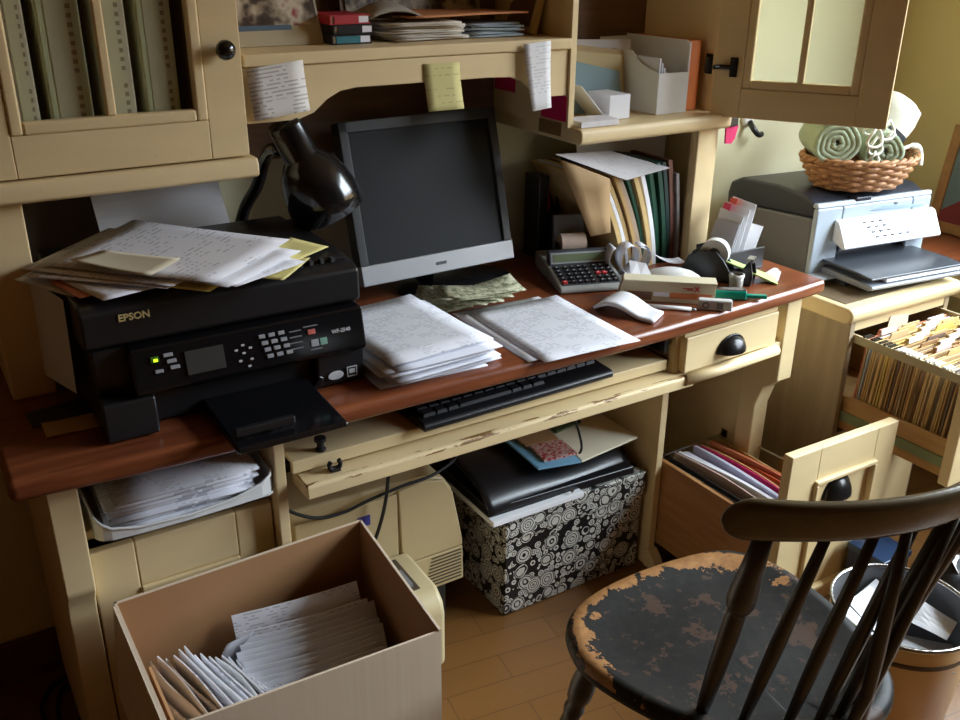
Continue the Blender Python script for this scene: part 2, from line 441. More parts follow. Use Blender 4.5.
# file drawer pulled out under the right end
fd = MB()
fd.box((1.426, 1.085, .062), (1.436, 1.50, .292)); fd.box((1.655, 1.085, .062), (1.665, 1.285, .31))
fd.box((1.436, 1.085, .062), (1.655, 1.50, .070)); fd.box((1.436, 1.475, .07), (1.60, 1.485, .25))
fdr = obj('file_drawer', fd, OAK, desk, label='brown wooden file drawer box pulled out')
ff = MB()
def P3(u, v, d=0): return (1.408+.327*u, 1.080-.006*u-d, .078+.41*v)
def slab(mb, u0, u1, v0, v1, d0, d1):
    mb.hexa([P3(u0, v0, d0), P3(u1, v0, d0), P3(u1, v0, d1), P3(u0, v0, d1)], [P3(u0, v1, d0), P3(u1, v1, d0), P3(u1, v1, d1), P3(u0, v1, d1)])
slab(ff, 0, 1, 0, 1, .012, -.004)
for q in ((0, .26, 0, 1), (.80, 1, 0, 1), (.26, .80, .79, 1), (.26, .80, 0, .12)): slab(ff, *q, .019, .011)
ffo = obj('drawer_front', ff, CREAM, fdr, bevel=.002, label='cream raised-panel front of the open file drawer')
mo = MB()
for q in ((.24, .82, .79, .815), (.24, .265, .11, .79), (.795, .82, .11, .79), (.24, .82, .10, .125)): slab(mo, *q, .028, .012)
obj('moulding', mo, CREAM, fdr, bevel=.003)
cup_pull(fdr, (1.572, 1.067, .350), (1, -.018, 0), .08, .045)
rod = MB().tube([(1.436, 1.462, .288), (1.655, 1.452, .303)], .0028, 8); rod.tube([(1.437, 1.462, .289), (1.437, 1.10, .294)], .0024, 6); rod.tube([(1.654, 1.452, .303), (1.654, 1.10, .318)], .0024, 6)
obj('hanging_rod', rod, STEEL, fdr)
ck = MB().box((1.640, 1.44, .292), (1.658, 1.462, .314)); ck.box((1.430, 1.452, .28), (1.446, 1.474, .296))
obj('rod_holder', ck, BLACKP, fdr)

# ================================================================== HUTCH
hut = thing('desk_hutch', 'cream hutch with glass-doored towers standing on the desk', 'hutch', (.84, 1.65, .75))
HT = 1.78
obj('left_post', B((.091, 1.532, .7505), (.156, 1.556, 1.07)), CREAM, hut, bevel=.003)
obj('side_panel', B((.091, 1.556, .7505), (.108, 1.81, 1.07)), CREAM, hut)
obj('right_post', B((1.525, 1.527, .7505), (1.586, 1.551, 1.06)), CREAM, hut, bevel=.003)
obj('side_panel', B((1.570, 1.551, .7505), (1.586, 1.81, 1.06)), CREAM, hut)
obj('tower_ledge', MB().prism([(1.503, 1.070), (1.503, 1.088), (1.508, 1.0985), (1.81, 1.0985), (1.81, 1.066), (1.512, 1.066)], .083, .516, 'x'), CREAM, hut, bevel=.004)
tl = MB().box((.091, 1.54, 1.0985), (.106, 1.81, HT)); tl.box((.496, 1.54, 1.0985), (.510, 1.81, HT)); tl.box((.106, 1.795, 1.0985), (.496, 1.81, HT))
obj('left_tower', tl, CREAM, hut, bevel=.001)
tr = MB().box((1.164, 1.528, 1.0865), (1.178, 1.81, HT)); tr.box((1.574, 1.54, 1.0865), (1.588, 1.81, HT)); tr.box((1.178, 1.795, 1.0865), (1.574, 1.81, HT))
obj('right_tower', tr, CREAM, hut, bevel=.001)
obj('right_tower_shelf', MB().prism([(1.497, 1.060), (1.497, 1.078), (1.503, 1.086), (1.81, 1.086), (1.81, 1.055), (1.505, 1.055)], 1.176, 1.592, 'x'), CREAM, hut, bevel=.004)
obj('hutch_top', B((.085, 1.50, HT), (1.595, 1.812, HT+.025)), CREAM, hut, bevel=.004)
sh = [(.511, 1.524), (.62, 1.526), (.80, 1.532), (.95, 1.532), (1.05, 1.529), (1.12, 1.525), (1.163, 1.524), (1.163, 1.81), (.511, 1.81)]
obj('middle_shelf', MB().prism(sh, 1.238, 1.258), CREAM, hut, bevel=.003)
vz = [(.511, 1.237), (1.163, 1.237), (1.163, 1.150), (1.115, 1.150), (1.085, 1.162), (1.06, 1.182), (1.03, 1.192), (.98, 1.194), (.71, 1.194), (.68, 1.190), (.655, 1.178), (.63, 1.158), (.60, 1.148), (.511, 1.148)]
obj('valance', MB().prism(vz, 1.534, 1.548, 'y'), CREAM, hut, bevel=.002)
bb = MB().box((.511, 1.80, 1.03), (1.163, 1.81, HT)); bb.box((1.178, 1.785, 1.087), (1.574, 1.7945, HT))
obj('back_board', bb, BROWNB, hut, label='dark brown back board')
obj('cable_board', B((.170, 1.79, .751), (.315, 1.80, 1.065)), plain('dark_board', S(100, 84, 70), .7), hut)
def glass_mat():
    n = NT('cabinet_glass')
    t = n.n('ShaderNodeBsdfTransparent'); t.inputs[0].default_value = (.93, .95, .92, 1)
    g = n.n('ShaderNodeBsdfGlossy'); g.inputs['Roughness'].default_value = .03
    fr = n.n('ShaderNodeFresnel'); fr.inputs[0].default_value = 1.45
    mx = n.n('ShaderNodeMixShader'); geo = n.n('ShaderNodeNewGeometry'); n.l(n.math('MULTIPLY', fr.outputs[0], n.math('SUBTRACT', 1.0, geo.outputs['Backfacing'])), mx.inputs[0]); n.l(t.outputs[0], mx.inputs[1]); n.l(g.outputs[0], mx.inputs[2])
    n.l(mx.outputs[0], n.out.inputs[0]); return n.m
GLASS = glass_mat()
def cabinet_door(parent, M, w, knob_x, z0, z1, name):
    """door in its own plane: local x along the width, z up, y into the cabinet; M places it"""
    h = z1-z0; st = .062
    f = MB()
    f.box((0, 0, 0), (st, .02, h), M); f.box((w-st, 0, 0), (w, .02, h), M)
    f.box((st, 0, 0), (w-st, .02, .062), M); f.box((st, 0, h-.07), (w-st, .02, h), M)
    fo = obj(name, f, CREAM, parent, bevel=.002)
    if name == 'right_door':
        hg = MB().box((w-.050, .020, .085), (w-.034, .024, .125), M); hg.tube([M @ Vector((w-.036, .026, .105)), M @ Vector((w-.012, .030, .105)), M @ Vector((w-.004, .040, .105))], .005, 8)
        hg.tube([M @ Vector((w-.042, .026, .090)), M @ Vector((w-.042, .026, .120))], .005, 8)
        obj('hinge_arm', hg, BRONZE, fo, label='dark metal hinge leaf and arm')
    m = MB()
    for a, b in (((st, -.003, .062), (st+.018, .018, h-.07)), ((w-st-.018, -.003, .062), (w-st, .018, h-.07)), ((st+.018, -.003, .062), (w-st-.018, .018, .08)), ((st+.018, -.003, h-.088), (w-st-.018, .018, h-.07))):
        m.box(a, b, M)
    obj('glass_moulding', m, CREAM, fo, bevel=.004)
    obj('muntin', B((w/2-.007, 0, .08), (w/2+.007, .018, h-.088), M), CREAM, fo, bevel=.003)
    obj('glass_pane', B((st+.012, .008, .074), (w-st-.012, .010, h-.082), M), GLASS, fo)
    R = M @ Matrix.Translation((knob_x, 0, .168)) @ Matrix.Rotation(PI/2, 4, 'X')
    obj('knob', MB().lathe([(.006, 0), (.006, .008), (.012, .012), (.0155, .018), (.0145, .024), (.009, .029), (.001, .0305)], (0, 0, 0), 20, R), BLACKM, fo, smooth=True, label='round black knob')
    return fo
cabinet_door(hut, Matrix.Translation((.094, 1.517, 1.101)), .412, .382, 1.101, 1.765, 'left_door')
ang = math.atan2(1.253-1.553, 1.768-1.580)
MD = Matrix.Translation((1.5665, 1.536, 1.081)) @ Matrix.Rotation(ang+PI, 4, 'Z') @ Matrix.Translation((-.362, 0, 0))
cabinet_door(hut, MD, .362, .028, 1.083, 1.765, 'right_door')
hg = MB()
hg.box((1.5690, 1.555, 1.165), (1.5738, 1.572, 1.207)); hg.tube([(1.566, 1.563, 1.17), (1.566, 1.563, 1.20)], .005, 8)
obj('hinge', hg, BRONZE, hut, label='dark metal door hinge')

# ================================================================== BLACK PRINTER ON THE DESK
ep = thing('inkjet_printer', 'black all-in-one printer buried under papers on the left of the desk', 'printer', (.395, 1.5, .7505))
pf = [(1.325, .753), (1.67, .753), (1.67, .938), (1.345, .938), (1.33, .93), (1.328, .892), (1.314, .884), (1.302, .818), (1.318, .812)]
body = MB()
body.prism([(1.34, .753), (1.67, .753), (1.67, .885), (1.34, .885)], .187, .604, 'x')
body.prism([(1.302, .753), (1.345, .753), (1.345, .815), (1.306, .812)], .185, .262, 'x')
body.prism([(1.322, .753), (1.345, .753), (1.345, .815), (1.318, .815)], .520, .604, 'x')
obj('body', body, BLACKP, ep, bevel=.005)
obj('control_panel', MB().prism([(1.345, .886), (1.316, .884), (1.302, .820), (1.31, .812), (1.345, .815)], .235, .602, 'x'), BLACKG, ep, bevel=.004)
obj('scanner_lid', MB().prism([(1.67, .889), (1.67, .953), (1.35, .953), (1.328, .944), (1.326, .893), (1.335, .889)], .178, .606, 'x'), BLACKP, ep, bevel=.006)
ad = MB().prism([(1.36, .9532), (1.62, .9532), (1.60, .962), (1.42, .962), (1.365, .958)], .335, .60, 'x')
adf = obj('document_feeder', ad, BLACKP, ep, bevel=.005)
rb = MB()
for i in range(13): rb.box((.352+i*.018, 1.350, .9535), (.358+i*.018, 1.362, .9605))
obj('feeder_rib', rb, DGREY, adf)
tr_ = MB().prism([(1.34, .755), (1.18, .753), (1.168, .757), (1.170, .765), (1.34, .774)], .335, .505, 'x')
ot = obj('output_tray', tr_, BLACKG, ep, bevel=.004)
obj('tray_stop', MB().box((.34, 1.19, .772), (.43, 1.20, .785)), BLACKP, ot, bevel=.002)
obj('paper_guide', MB().prism([(.508, .757), (.522, .757), (.528, .775), (.520, .780)], 1.312, 1.320, 'y'), BLACKG, ot, bevel=.002)
FX = frame((0, 0, 0), (1, 0, 0), (0, -1, 0))
def on_face(x, y, z, tilt=0.0):
    return Matrix.Translation((x, y, z)) @ Matrix.Rotation(-tilt, 4, 'X') @ FX
GOLD = plain('pale_gold_lettering', S(214, 196, 140), .4)
LGREY = plain('light_grey_print', S(190, 190, 190), .5)
obj('lettering', MB().text('EPSON', .0145, on_face(.252, 1.3258, .932), bold=.0004), GOLD, ep)
tl_ = math.atan2(.014, .066)
def pan(x, z, d=.0012):
    """point on the tilted control panel"""
    y = 1.302+(z-.820)/(.884-.820)*.014
    return Matrix.Translation((x, y-d, z)) @ Matrix.Rotation(-tl_, 4, 'X') @ FX
def pad(x, z, w_, h_, m, name, lab=None, t=.003):
    o = obj(name, MB().box((-w_/2, -h_/2, -.001), (w_/2, h_/2, t), pan(x, z, 0)), m, ep, bevel=.0008, label=lab)
    return o
pad(.340, .851, .058, .036, plain('dull_screen', S(66, 64, 60), .15), 'display')
pad(.268, .866, .012, .009, plain('power_lamp_cap', S(70, 110, 30), .3), 'power_button')
g = NT('green_lamp'); g.b.inputs['Emission Color'].default_value = S(190, 240, 40); g.b.inputs['Emission Strength'].default_value = 1.6
obj('power_lamp', MB().box((-.003, -.0022, .0025), (.003, .0022, .004), pan(.269, .865, 0)), g.done(S(160, 220, 40), .4), ep, label='lit green lamp')
KEY = plain('grey_key', S(150, 150, 152), .5)
for j in range(4):
    for i in range(3):
        pad(.430+i*.0155+j*.003, .868-j*.0105, .0105, .006, KEY, 'key')
for k in range(3): pad(.288+k*.0035, .869-k*.0095, .014, .0055, KEY, 'key')
pad(.272, .848, .012, .005, KEY, 'key')
pad(.510, .860, .013, .008, plain('red_key', S(190, 96, 84), .5), 'key', 'reddish stop key')
pad(.513, .842, .013, .011, KEY, 'key'); pad(.528, .842, .012, .011, plain('green_key', S(120, 160, 140), .5), 'key', 'greenish start key')
for (x, z) in ((.388, .855), (.399, .861), (.410, .855), (.399, .849), (.392, .838), (.410, .838), (.405, .828)):
    obj('arrow_key', MB().box((-.0025, -.0015, 0), (.0025, .0015, .0016), pan(x, z, 0)), LGREY, ep)
for (x, z, hw) in [(.484, .866-i*.009, .010) for i in range(4)]+[(.510, .869, .012), (.515, .832, .010)]:
    obj('key_caption', MB().box((-hw, -.0008, 0), (hw, .0008, .0012), pan(x, z, 0)), GREYP, ep)
obj('lettering', MB().text('WF-2540', .0085, pan(.560, .853, .0012), bold=.0002), LGREY, ep)
obj('oval_badge', MB().lathe([(.012, 0), (.012, .0012)], (0, 0, 0), 24, on_face(.551, 1.3185, .772) @ Matrix.Diagonal((1.15, .62, 1, 1))), LGREY, ep)
sq = on_face(.580, 1.3185, .773); sb = MB()
for a, b in (((-.009, -.009, 0), (.009, -.0075, .0012)), ((-.009, .0075, 0), (.009, .009, .0012)), ((-.009, -.0075, 0), (-.0075, .0075, .0012)), ((.0075, -.0075, 0), (.009, .0075, .0012)), ((-.005, -.003, 0), (.005, .0045, .0012))):
    sb.box(a, b, sq)
obj('square_badge', sb, LGREY, ep)

# paper standing in the rear feeder
pl0 = MB().quad((.292, 1.675, .895), (.522, 1.675, .895), (.508, 1.74, 1.055), (.284, 1.74, 1.055), nu=6, nv=6, lift=lambda u, v: (0, .01*math.sin(v*PI), 0))
tag(obj('paper_sheet', pl0, WHITE), 'blank white sheet standing upright in the rear feeder of the black printer', 'paper')

def paper(name, label, cat, c, w_, h_, rz, m, z0=None, t=.0005, curl=.004, tilt=(0, 0), group=None, seed=0, nu=8, nv=8):
    """a sheet lying at c = (x, y, z): gentle waves, one raised corner"""
    rs = random.Random(seed); ph = rs.uniform(0, 6); ca, sa = math.cos(rz), math.sin(rz); k = rs.choice((0, 1))
    def fn(u, v):
        a = (u-.5)*w_; b = (v-.5)*h_
        z = c[2]+curl*(.5+.5*math.sin(ph+u*3.1+v*2.3))+curl*1.2*((u if k else 1-u)**3)*(v**3)+tilt[0]*(u-.5)+tilt[1]*(v-.5)
        return (c[0]+a*ca-b*sa, c[1]+a*sa+b*ca, z)
    return tag(obj(name, MB().sheet(fn, nu, nv, t, (w_, h_)), m, smooth=True), label, cat, group)

# heap of papers on the black printer
A41 = .72
paper('paper_sheet', 'grey-white sheet hanging over the left end of the black printer', 'paper', (.198, 1.470, .958), .10, .13, .5, ENV, curl=.002, tilt=(.010, 0), seed=2)
paper('paper_sheet', 'salmon sheet poking out at the left under the heap on the black printer', 'paper', (.235, 1.42, .9590), .12, .10, .25, SALMON, curl=.002, seed=3)
paper('printed_letter', 'printed sheet lowest in the heap on the black printer, left front edge', 'paper', (.275, 1.415, .9615), .17, .15, .28, PRINT, curl=.003, seed=4)
paper('yellow_slip', 'yellow slip poking out at the front of the heap on the black printer', 'paper', (.335, 1.345, .9660), .07, .12, A41, YELLOW, curl=.002, seed=5)
paper('yellow_slip', 'long yellow slip at the right end of the heap on the black printer', 'paper', (.500, 1.385, .9655), .075, .15, -1.0, YELLOW, curl=.003, seed=6)
paper('yellow_slip', 'short yellow slip below the long one at the right end of the printer heap', 'paper', (.475, 1.335, .9635), .06, .10, -.8, YELLOW, curl=.002, seed=16)
paper('printed_letter', 'lower white sheet fanned out at the right of the heap on the black printer', 'paper', (.405, 1.385, .9690), .15, .20, A41-.25, PRINTD, curl=.003, seed=7)
paper('printed_letter', 'upper white sheet fanned out at the right of the heap on the black printer', 'paper', (.385, 1.405, .9725), .19, .22, A41-.10, WHITE, curl=.003, seed=17)
paper('printed_letter', 'printed sheet just under the left letter in the heap on the black printer', 'paper', (.290, 1.470, .9665), .21, .24, A41+.06, PRINT, curl=.003, seed=8)
paper('printed_letter', 'printed letter at the left of the heap, below the cream envelope', 'paper', (.300, 1.475, .9710), .21, .26, A41, BILLP, curl=.004, seed=10)
paper('printed_letter', 'big bill lying across the top of the heap on the black printer', 'paper', (.346, 1.462, .9765), .232, .295, A41, BILLP, curl=.004, seed=9)
paper('envelope', 'small cream envelope lying topmost on the heap over the black printer', 'envelope', (.268, 1.415, .9845), .155, .065, -1.0, plain('cream_envelope', S(214, 204, 176), .75), curl=.004, seed=11)
# cards by the left post
paper('card', 'dark printed card lying under the black printer edge by the left hutch post', 'card', (.150, 1.452, .7512), .10, .06, .05, plain('dark_card', S(38, 36, 40), .6), curl=.001, seed=12)
paper('card', 'tan card lying on the left end of the desktop', 'card', (.153, 1.398, .7515), .078, .052, -.02, TAN, curl=.0015, seed=13)
tag(obj('paper_sheet', MB().quad((.135, 1.575, .78), (.168, 1.40, .80), (.172, 1.40, .948), (.138, 1.575, .948), nu=3, nv=3), ENV), 'grey-white sheet standing between the left hutch post and the black printer', 'paper')

# ================================================================== PAPER TRAY IN THE LEFT PEDESTAL
pt = thing('paper_tray', 'white letter tray full of papers in the cubby under the left desktop', 'letter tray', (.29, 1.45, .5942))
ty = MB(); z0 = .5945
ty.prism([(.148, 1.62), (.148, 1.318), (.158, 1.306), (.170, 1.302), (.415, 1.302), (.424, 1.306), (.428, 1.318), (.428, 1.62)], z0, z0+.003)
for a, b in (((.148, 1.318, z0+.003), (.151, 1.62, z0+.036)), ((.425, 1.318, z0+.003), (.428, 1.62, z0+.036)), ((.151, 1.617, z0+.003), (.425, 1.62, z0+.036))): ty.box(a, b)
edge = [(.1495, 1.32, .036), (.152, 1.312, .034), (.158, 1.306, .028), (.170, 1.302, .020), (.21, 1.299, .012), (.29, 1.298, .009), (.36, 1.300, .014), (.405, 1.302, .026), (.420, 1.306, .034), (.4265, 1.318, .038)]
lipv = [(x, y, z0) for x, y, h in edge]+[(x, y, z0+h) for x, y, h in edge]+[(x, y+.003, z0+h) for x, y, h in edge]
ne = len(edge)
ty.add(lipv, [(i, i+1, ne+i+1, ne+i) for i in range(ne-1)]+[(ne+i, ne+i+1, 2*ne+i+1, 2*ne+i) for i in range(ne-1)])
obj('tray', ty, WHITEP, pt)
obj('rim', MB().tube([(.1495, 1.62, z0+.036)]+[(x, y, z0+h) for x, y, h in edge]+[(.4265, 1.62, z0+.036)], .0026, 6), WHITEP, pt, smooth=True)
for i in range(10):
    lab = 'printed sheet in the pile in the white letter tray'
    if i == 9: lab = 'topmost printed form on the pile in the white letter tray'
    paper('printed_form', lab, 'paper', (.288+rnd(-.008, .008), 1.452+rnd(-.008, .008), .5990+i*.0050), .225, .275, rnd(-.03, .03), PRINTD if i == 9 else PRINT, curl=.0018, t=.0035, tilt=(0, -.001), group='sheets in the white letter tray' if i < 9 else None, seed=30+i, nu=4, nv=4)

# ================================================================== MONITOR
mn = thing('computer_monitor', 'black flat monitor with a silver lower bezel, switched off', 'monitor', (.935, 1.69, .7505))
th = math.atan2(.080, .307)
MM = Matrix.Translation((.926, 1.620, .800)) @ Matrix.Rotation(-.012, 4, 'Y') @ Matrix.Rotation(-th, 4, 'X') @ Matrix.Translation((0, 0, 0))
# local: x across, z up the panel, y into the depth
W2, H = .179, .320
fr = MB()
fr.box((-W2, 0, .040), (-W2+.019, .035, H), MM); fr.box((W2-.019, 0, .040), (W2, .035, H), MM); fr.box((-W2, 0, H-.022), (W2, .035, H), MM)
fr.box((-W2+.019, .012, .040), (W2-.019, .045, H-.022), MM)
obj('bezel', fr, plain('charcoal_bezel', S(58, 60, 60), .4), mn, bevel=.002)
obj('lower_bezel', MB().box((-W2, -.002, 0), (W2, .035, .040), MM), SILVER, mn, bevel=.002, label='silver lower bezel')
obj('screen', MB().box((-W2+.019, .006, .040), (W2-.019, .013, H-.022), MM), plain('dark_screen', S(26, 28, 30), .5, var=.03, spec=.25), mn)
obj('back_shell', MB().hexa([MM @ Vector(p) for p in ((-W2+.01, .035, .01), (W2-.01, .035, .01), (.12, .075, .05), (-.12, .075, .05))], [MM @ Vector(p) for p in ((-W2+.01, .035, H-.01), (W2-.01, .035, H-.01), (.12, .075, H-.06), (-.12, .075, H-.06))]), BLACKP, mn, bevel=.003)
lb = MB()
for i in range(6): lb.box((-.012+i*.0042, -.0032, .016), (-.009+i*.0042, -.002, .0225), MM)
obj('lettering', lb, plain('dull_logo_print', S(92, 96, 100), .4), mn)
obj('stand', MB().tube([(.94, 1.735, .755), (.94, 1.735, .82), (.938, 1.73, .93)], [.045, .036, .03], 12, flat=.4), BLACKP, mn)
obj('base', MB().lathe([(.135, .0), (.135, .006), (.125, .013), (.05, .022)], (.985, 1.665, .7505), 40, Matrix.Diagonal((1, .62, 1, 1))), BLACKG, mn, smooth=True)

# ================================================================== DESK LAMP
lp = thing('desk_lamp', 'black gooseneck desk lamp with its shade turned down beside the monitor', 'lamp', (.53, 1.735, .7505))
LA = Vector((.583, 1.555, 1.140)); LBv = Vector((.652, 1.545, .984))
ax = (LBv-LA).normalized(); q = ax.to_track_quat('Z', 'Y').to_matrix().to_4x4()
L_ = (LBv-LA).length
obj('base', MB().lathe([(.075, 0), (.075, .012), (.06, .022), (.015, .030)], (.53, 1.735, .7505), 28), BLACKM, lp, smooth=True)
gp = spline([(.53, 1.735, .775), (.535, 1.73, .88), (.552, 1.72, .955), (.575, 1.70, 1.005), (.582, 1.67, 1.055), (.578, 1.62, 1.085), (.580, 1.585, 1.092)], 8)
obj('gooseneck', MB().tube(gp, .0115, 12), BLACKM, lp, smooth=True)
obj('lamp_socket', MB().lathe([(.005, -.006), (.028, -.004), (.031, .004), (.031, .062), (.034, .066)], LA, 28, q), BLACKM, lp, smooth=True)
obj('lamp_shade', MB().lathe([(.030, .060), (.038, .068), (.051, .086), (.060, .108), (.066, .138), (.069, L_), (.067, L_+.001), (.062, .14), (.045, .095), (.028, .075)], LA, 36, q, cap=False), BLACKM, lp, smooth=True)
obj('bulb', MB().lathe([(.012, .08), (.02, .10), (.026, .115), (.022, .132), (.008, .142)], LA, 20, q), WHITEP, lp, smooth=True)

# ================================================================== BANKNOTES, PAPERS ON THE DESKTOP
def bill_mat():
    n = NT('banknote_print'); v = n.mapping((1, 1, 1), src='UV')
    f = n.noise(v, 75, 4, .7); c = n.ramp(f, [(.36, S(104, 108, 82)), (.5, S(172, 172, 138)), (.62, S(212, 208, 178))])
    return n.done(c, .8)
BILL = bill_mat()
for i in range(16):
    k = i/15
    lab = 'banknote in the loose heap of green money below the monitor'
    if i < 8: c_, rz_ = (.862+.011*i+rnd(-.01, .01), 1.552+.006*i, .7512+i*.0016), .15+rnd(-.15, .15)
    else: c_, rz_ = (.905+.008*(i-8)+rnd(-.008, .008), 1.545-.004*(i-8), .7650+(i-8)*.0022), -.75+.10*(i-8)
    paper('banknote', lab if i < 15 else 'banknote lying topmost on the heap of money below the monitor', 'banknote', c_, .156, .066, rz_, BILL, curl=.003 if i < 8 else .008, group='loose money below the monitor' if i < 15 else None, seed=60+i, nu=6, nv=3, t=.0004)
for i in range(14):
    top = i == 13
    paper('printed_sheet', 'printed sheet in the thick pile between the black printer and the money' if not top else 'topmost printed sheet of the thick pile beside the black printer', 'paper', (.722+(0 if top else rnd(-.012, .014)), 1.405+(.004 if top else rnd(-.016, .012)), .7507+i*.0029), .205, .272, (.07 if top else rnd(-.04, .10)), PRINTD if top else ENV, curl=.0012 if not top else .003, t=.0022, group=None if top else 'pile of papers beside the black printer', seed=90+i, nu=6, nv=6)
paper('printed_sheet', 'white sheet peeking out at the left under the printed statement', 'paper', (.985, 1.372, .7508), .205, .272, -.02, WHITE, curl=.0006, seed=120)
paper('printed_sheet', 'printed statement lying flat on the desktop in front of the calculator', 'paper', (1.012, 1.352, .7520), .212, .278, -.035, PRINTD, curl=.0015, seed=121)
def arch(u, v):
    return (0, 0, .012+.030*max(0, math.sin(PI*min(1, v*1.05)))**1.2*(1-.15*u))
tag(obj('receipt_strip', MB().quad((1.190, 1.262, .7515), (1.243, 1.292, .7515), (1.218, 1.425, .7515), (1.140, 1.385, .7515), .006, 6, 16, lift=lambda u, v: (0, 0, .0035+.016*max(0, math.sin(PI*max(0, (v-.2)/.8)**1.3)))), WHITE, smooth=True), 'white folded receipt strip arched up on the desktop before the beige carton', 'receipt')

# ================================================================== CALCULATOR
ca = thing('printing_calculator', 'silver printing calculator with black keys beside the monitor', 'calculator', (1.234, 1.550, .7505), math.radians(-19))
ca.scale = (.88, .88, .88)
CALS = plain('calculator_silver', S(150, 150, 144), .4)
obj('body', MB().prism([(-.100, .0005), (.120, .0005), (.120, .045), (.02, .038), (-.094, .016), (-.102, .010)], -.084, .084, 'x'), CALS, ca, bevel=.006, local=True)
sl_ = math.atan2(.022, .114)
def kp(x, y, d=0): return Matrix.Translation((x, y, .0165+(y+.094)*.193+d)) @ Matrix.Rotation(sl_, 4, 'X')
obj('key_panel', MB().box((-.074, -.048, -.001), (.074, .048, .0012), kp(0, -.040)), DGREY, ca, bevel=.002, local=True)
for j in range(5):
    for i in range(8):
        x = -.066+i*.0168+(.005 if i > 0 else 0)+(.006 if i > 4 else 0); y = -.078+j*.0175
        m = RED if (i, j) in ((0, 0), (5, 2), (6, 2)) else BLACKP
        k_ = obj('key', MB().box((-.0058, -.0055, 0), (.0058, .0055, .0055), kp(x, y, .001)), m, ca, bevel=.0012, local=True, label='red key' if m is RED else None)
        obj('key_mark', MB().box((-.0018, -.0014, .0054), (.0018, .0014, .0059), kp(x, y, .001)), LGREY, k_, local=True)
obj('display', MB().hexa([(-.078, .008, .036), (.078, .008, .036), (.078, .035, .036), (-.078, .035, .036)], [(-.078, .022, .070), (.078, .022, .070), (.078, .036, .070), (-.078, .036, .070)]), DGREY, ca, bevel=.002, local=True)
obj('display_frame', MB().hexa([(-.074, .0095, .041), (.074, .0095, .041), (.074, .02, .041), (-.074, .02, .041)], [(-.074, .0195, .066), (.074, .0195, .066), (.074, .03, .066), (-.074, .03, .066)]), SILVER, ca, local=True)
obj('display_glass', MB().hexa([(-.068, .0098, .045), (.068, .0098, .045), (.068, .021, .045), (-.068, .021, .045)], [(-.068, .0168, .0625), (.068, .0168, .0625), (.068, .028, .0625), (-.068, .028, .0625)]), plain('lcd_green', S(112, 120, 92), .15), ca, local=True)
obj('roll_holder', MB().prism([(.095, .045), (.118, .045), (.122, .135), (.114, .135)], -.040, .040, 'x'), GREYP, ca, bevel=.002, local=True)
for a_ in (-.040, .036): obj('roll_arm', MB().prism([(.06, .04), (.10, .04), (.09, .075), (.075, .075)], a_, a_+.004, 'x'), BLACKP, ca, local=True)
obj('paper_roll', MB().lathe([(.006, -.032), (.024, -.032), (.024, .032), (.006, .032)], (.0, .078, .073), 24, Matrix.Rotation(PI/2, 4, 'Y')), plain('receipt_roll', S(206, 180, 160), .8), ca, smooth=False, local=True)
# curled tape from the calculator
rp = []
for i in range(61):
    a = i/60*4.0*PI
    rp.append(Vector((1.318+.0008*i+.033*math.cos(a+PI*.6), 1.535-.0004*i, .788+.034*math.sin(a+PI*.6))))
def ribbon(pts, width, t=.0005):
    n = len(pts)-1
    def fn(u, v):
        f = u*n; i = min(int(f), n-1); k = f-i
        p = pts[i]*(1-k)+pts[i+1]*k
        return p+width*(v-.5)
    return MB().sheet(fn, n, 1, t, (.5, .03))
tail = [rp[-1].lerp(Vector((1.455, 1.47, .79)), k) for k in (.15, .3, .45, .6, .75, .9, 1)]
for k, p in enumerate(tail): p.z += -.018*math.sin(PI*k/7)
tag(obj('paper_tape', ribbon(rp+tail, Vector((.012, .038, 0))), PRINT, smooth=True), 'curled calculator tape looping beside the leaning folders', 'paper tape')
# organiser behind the calculator
og = thing('desk_organizer', 'black desk organizer with pens behind the calculator', 'organizer', (1.31, 1.74, .7505))
ob = MB().box((1.235, 1.715, .7507), (1.262, 1.775, .945)); ob.box((1.262, 1.70, .7507), (1.375, 1.775, .757)); ob.box((1.262, 1.768, .757), (1.375, 1.775, .90)); ob.box((1.262, 1.70, .757), (1.268, 1.768, .86)); ob.box((1.369, 1.70, .757), (1.375, 1.768, .86)); ob.box((1.262, 1.70, .757), (1.375, 1.706, .85))
obj('holder', ob, BLACKP, og, bevel=.003)
for i, (x, y, dx, m) in enumerate(((1.285, 1.735, -.012, RED), (1.305, 1.74, .004, BLACKG), (1.33, 1.735, .012, plain('blue_pen_barrel', S(40, 60, 120), .3)), (1.35, 1.745, .015, BLACKG))):
    tag(obj('pen', MB().tube([(x, y, .760), (x+dx, y+.004, .915+.012*(i % 2)), (x+dx*1.1, y+.004, .925+.012*(i % 2))], [.004, .004, .002], 10), m, smooth=True), ['red pen in the black organizer behind the calculator', 'black pen just right of the red pen in the organizer', 'blue pen in the black organizer behind the calculator', 'black pen at the right end of the organizer'][i], 'pen')
sp = MB().lathe([(.001, .085), (.03, .083), (.058, .066), (.068, .035), (.068, .0)], (1.452, 1.665, .7507), 28, Matrix.Diagonal((1, .7, 1.1, 1)))
tag(obj('rounded_case', sp, plain('dark_grey_mesh', S(56, 54, 54), .7, bump=.5, bscale=500), smooth=True), 'dark grey rounded case behind the curled tape', 'case')

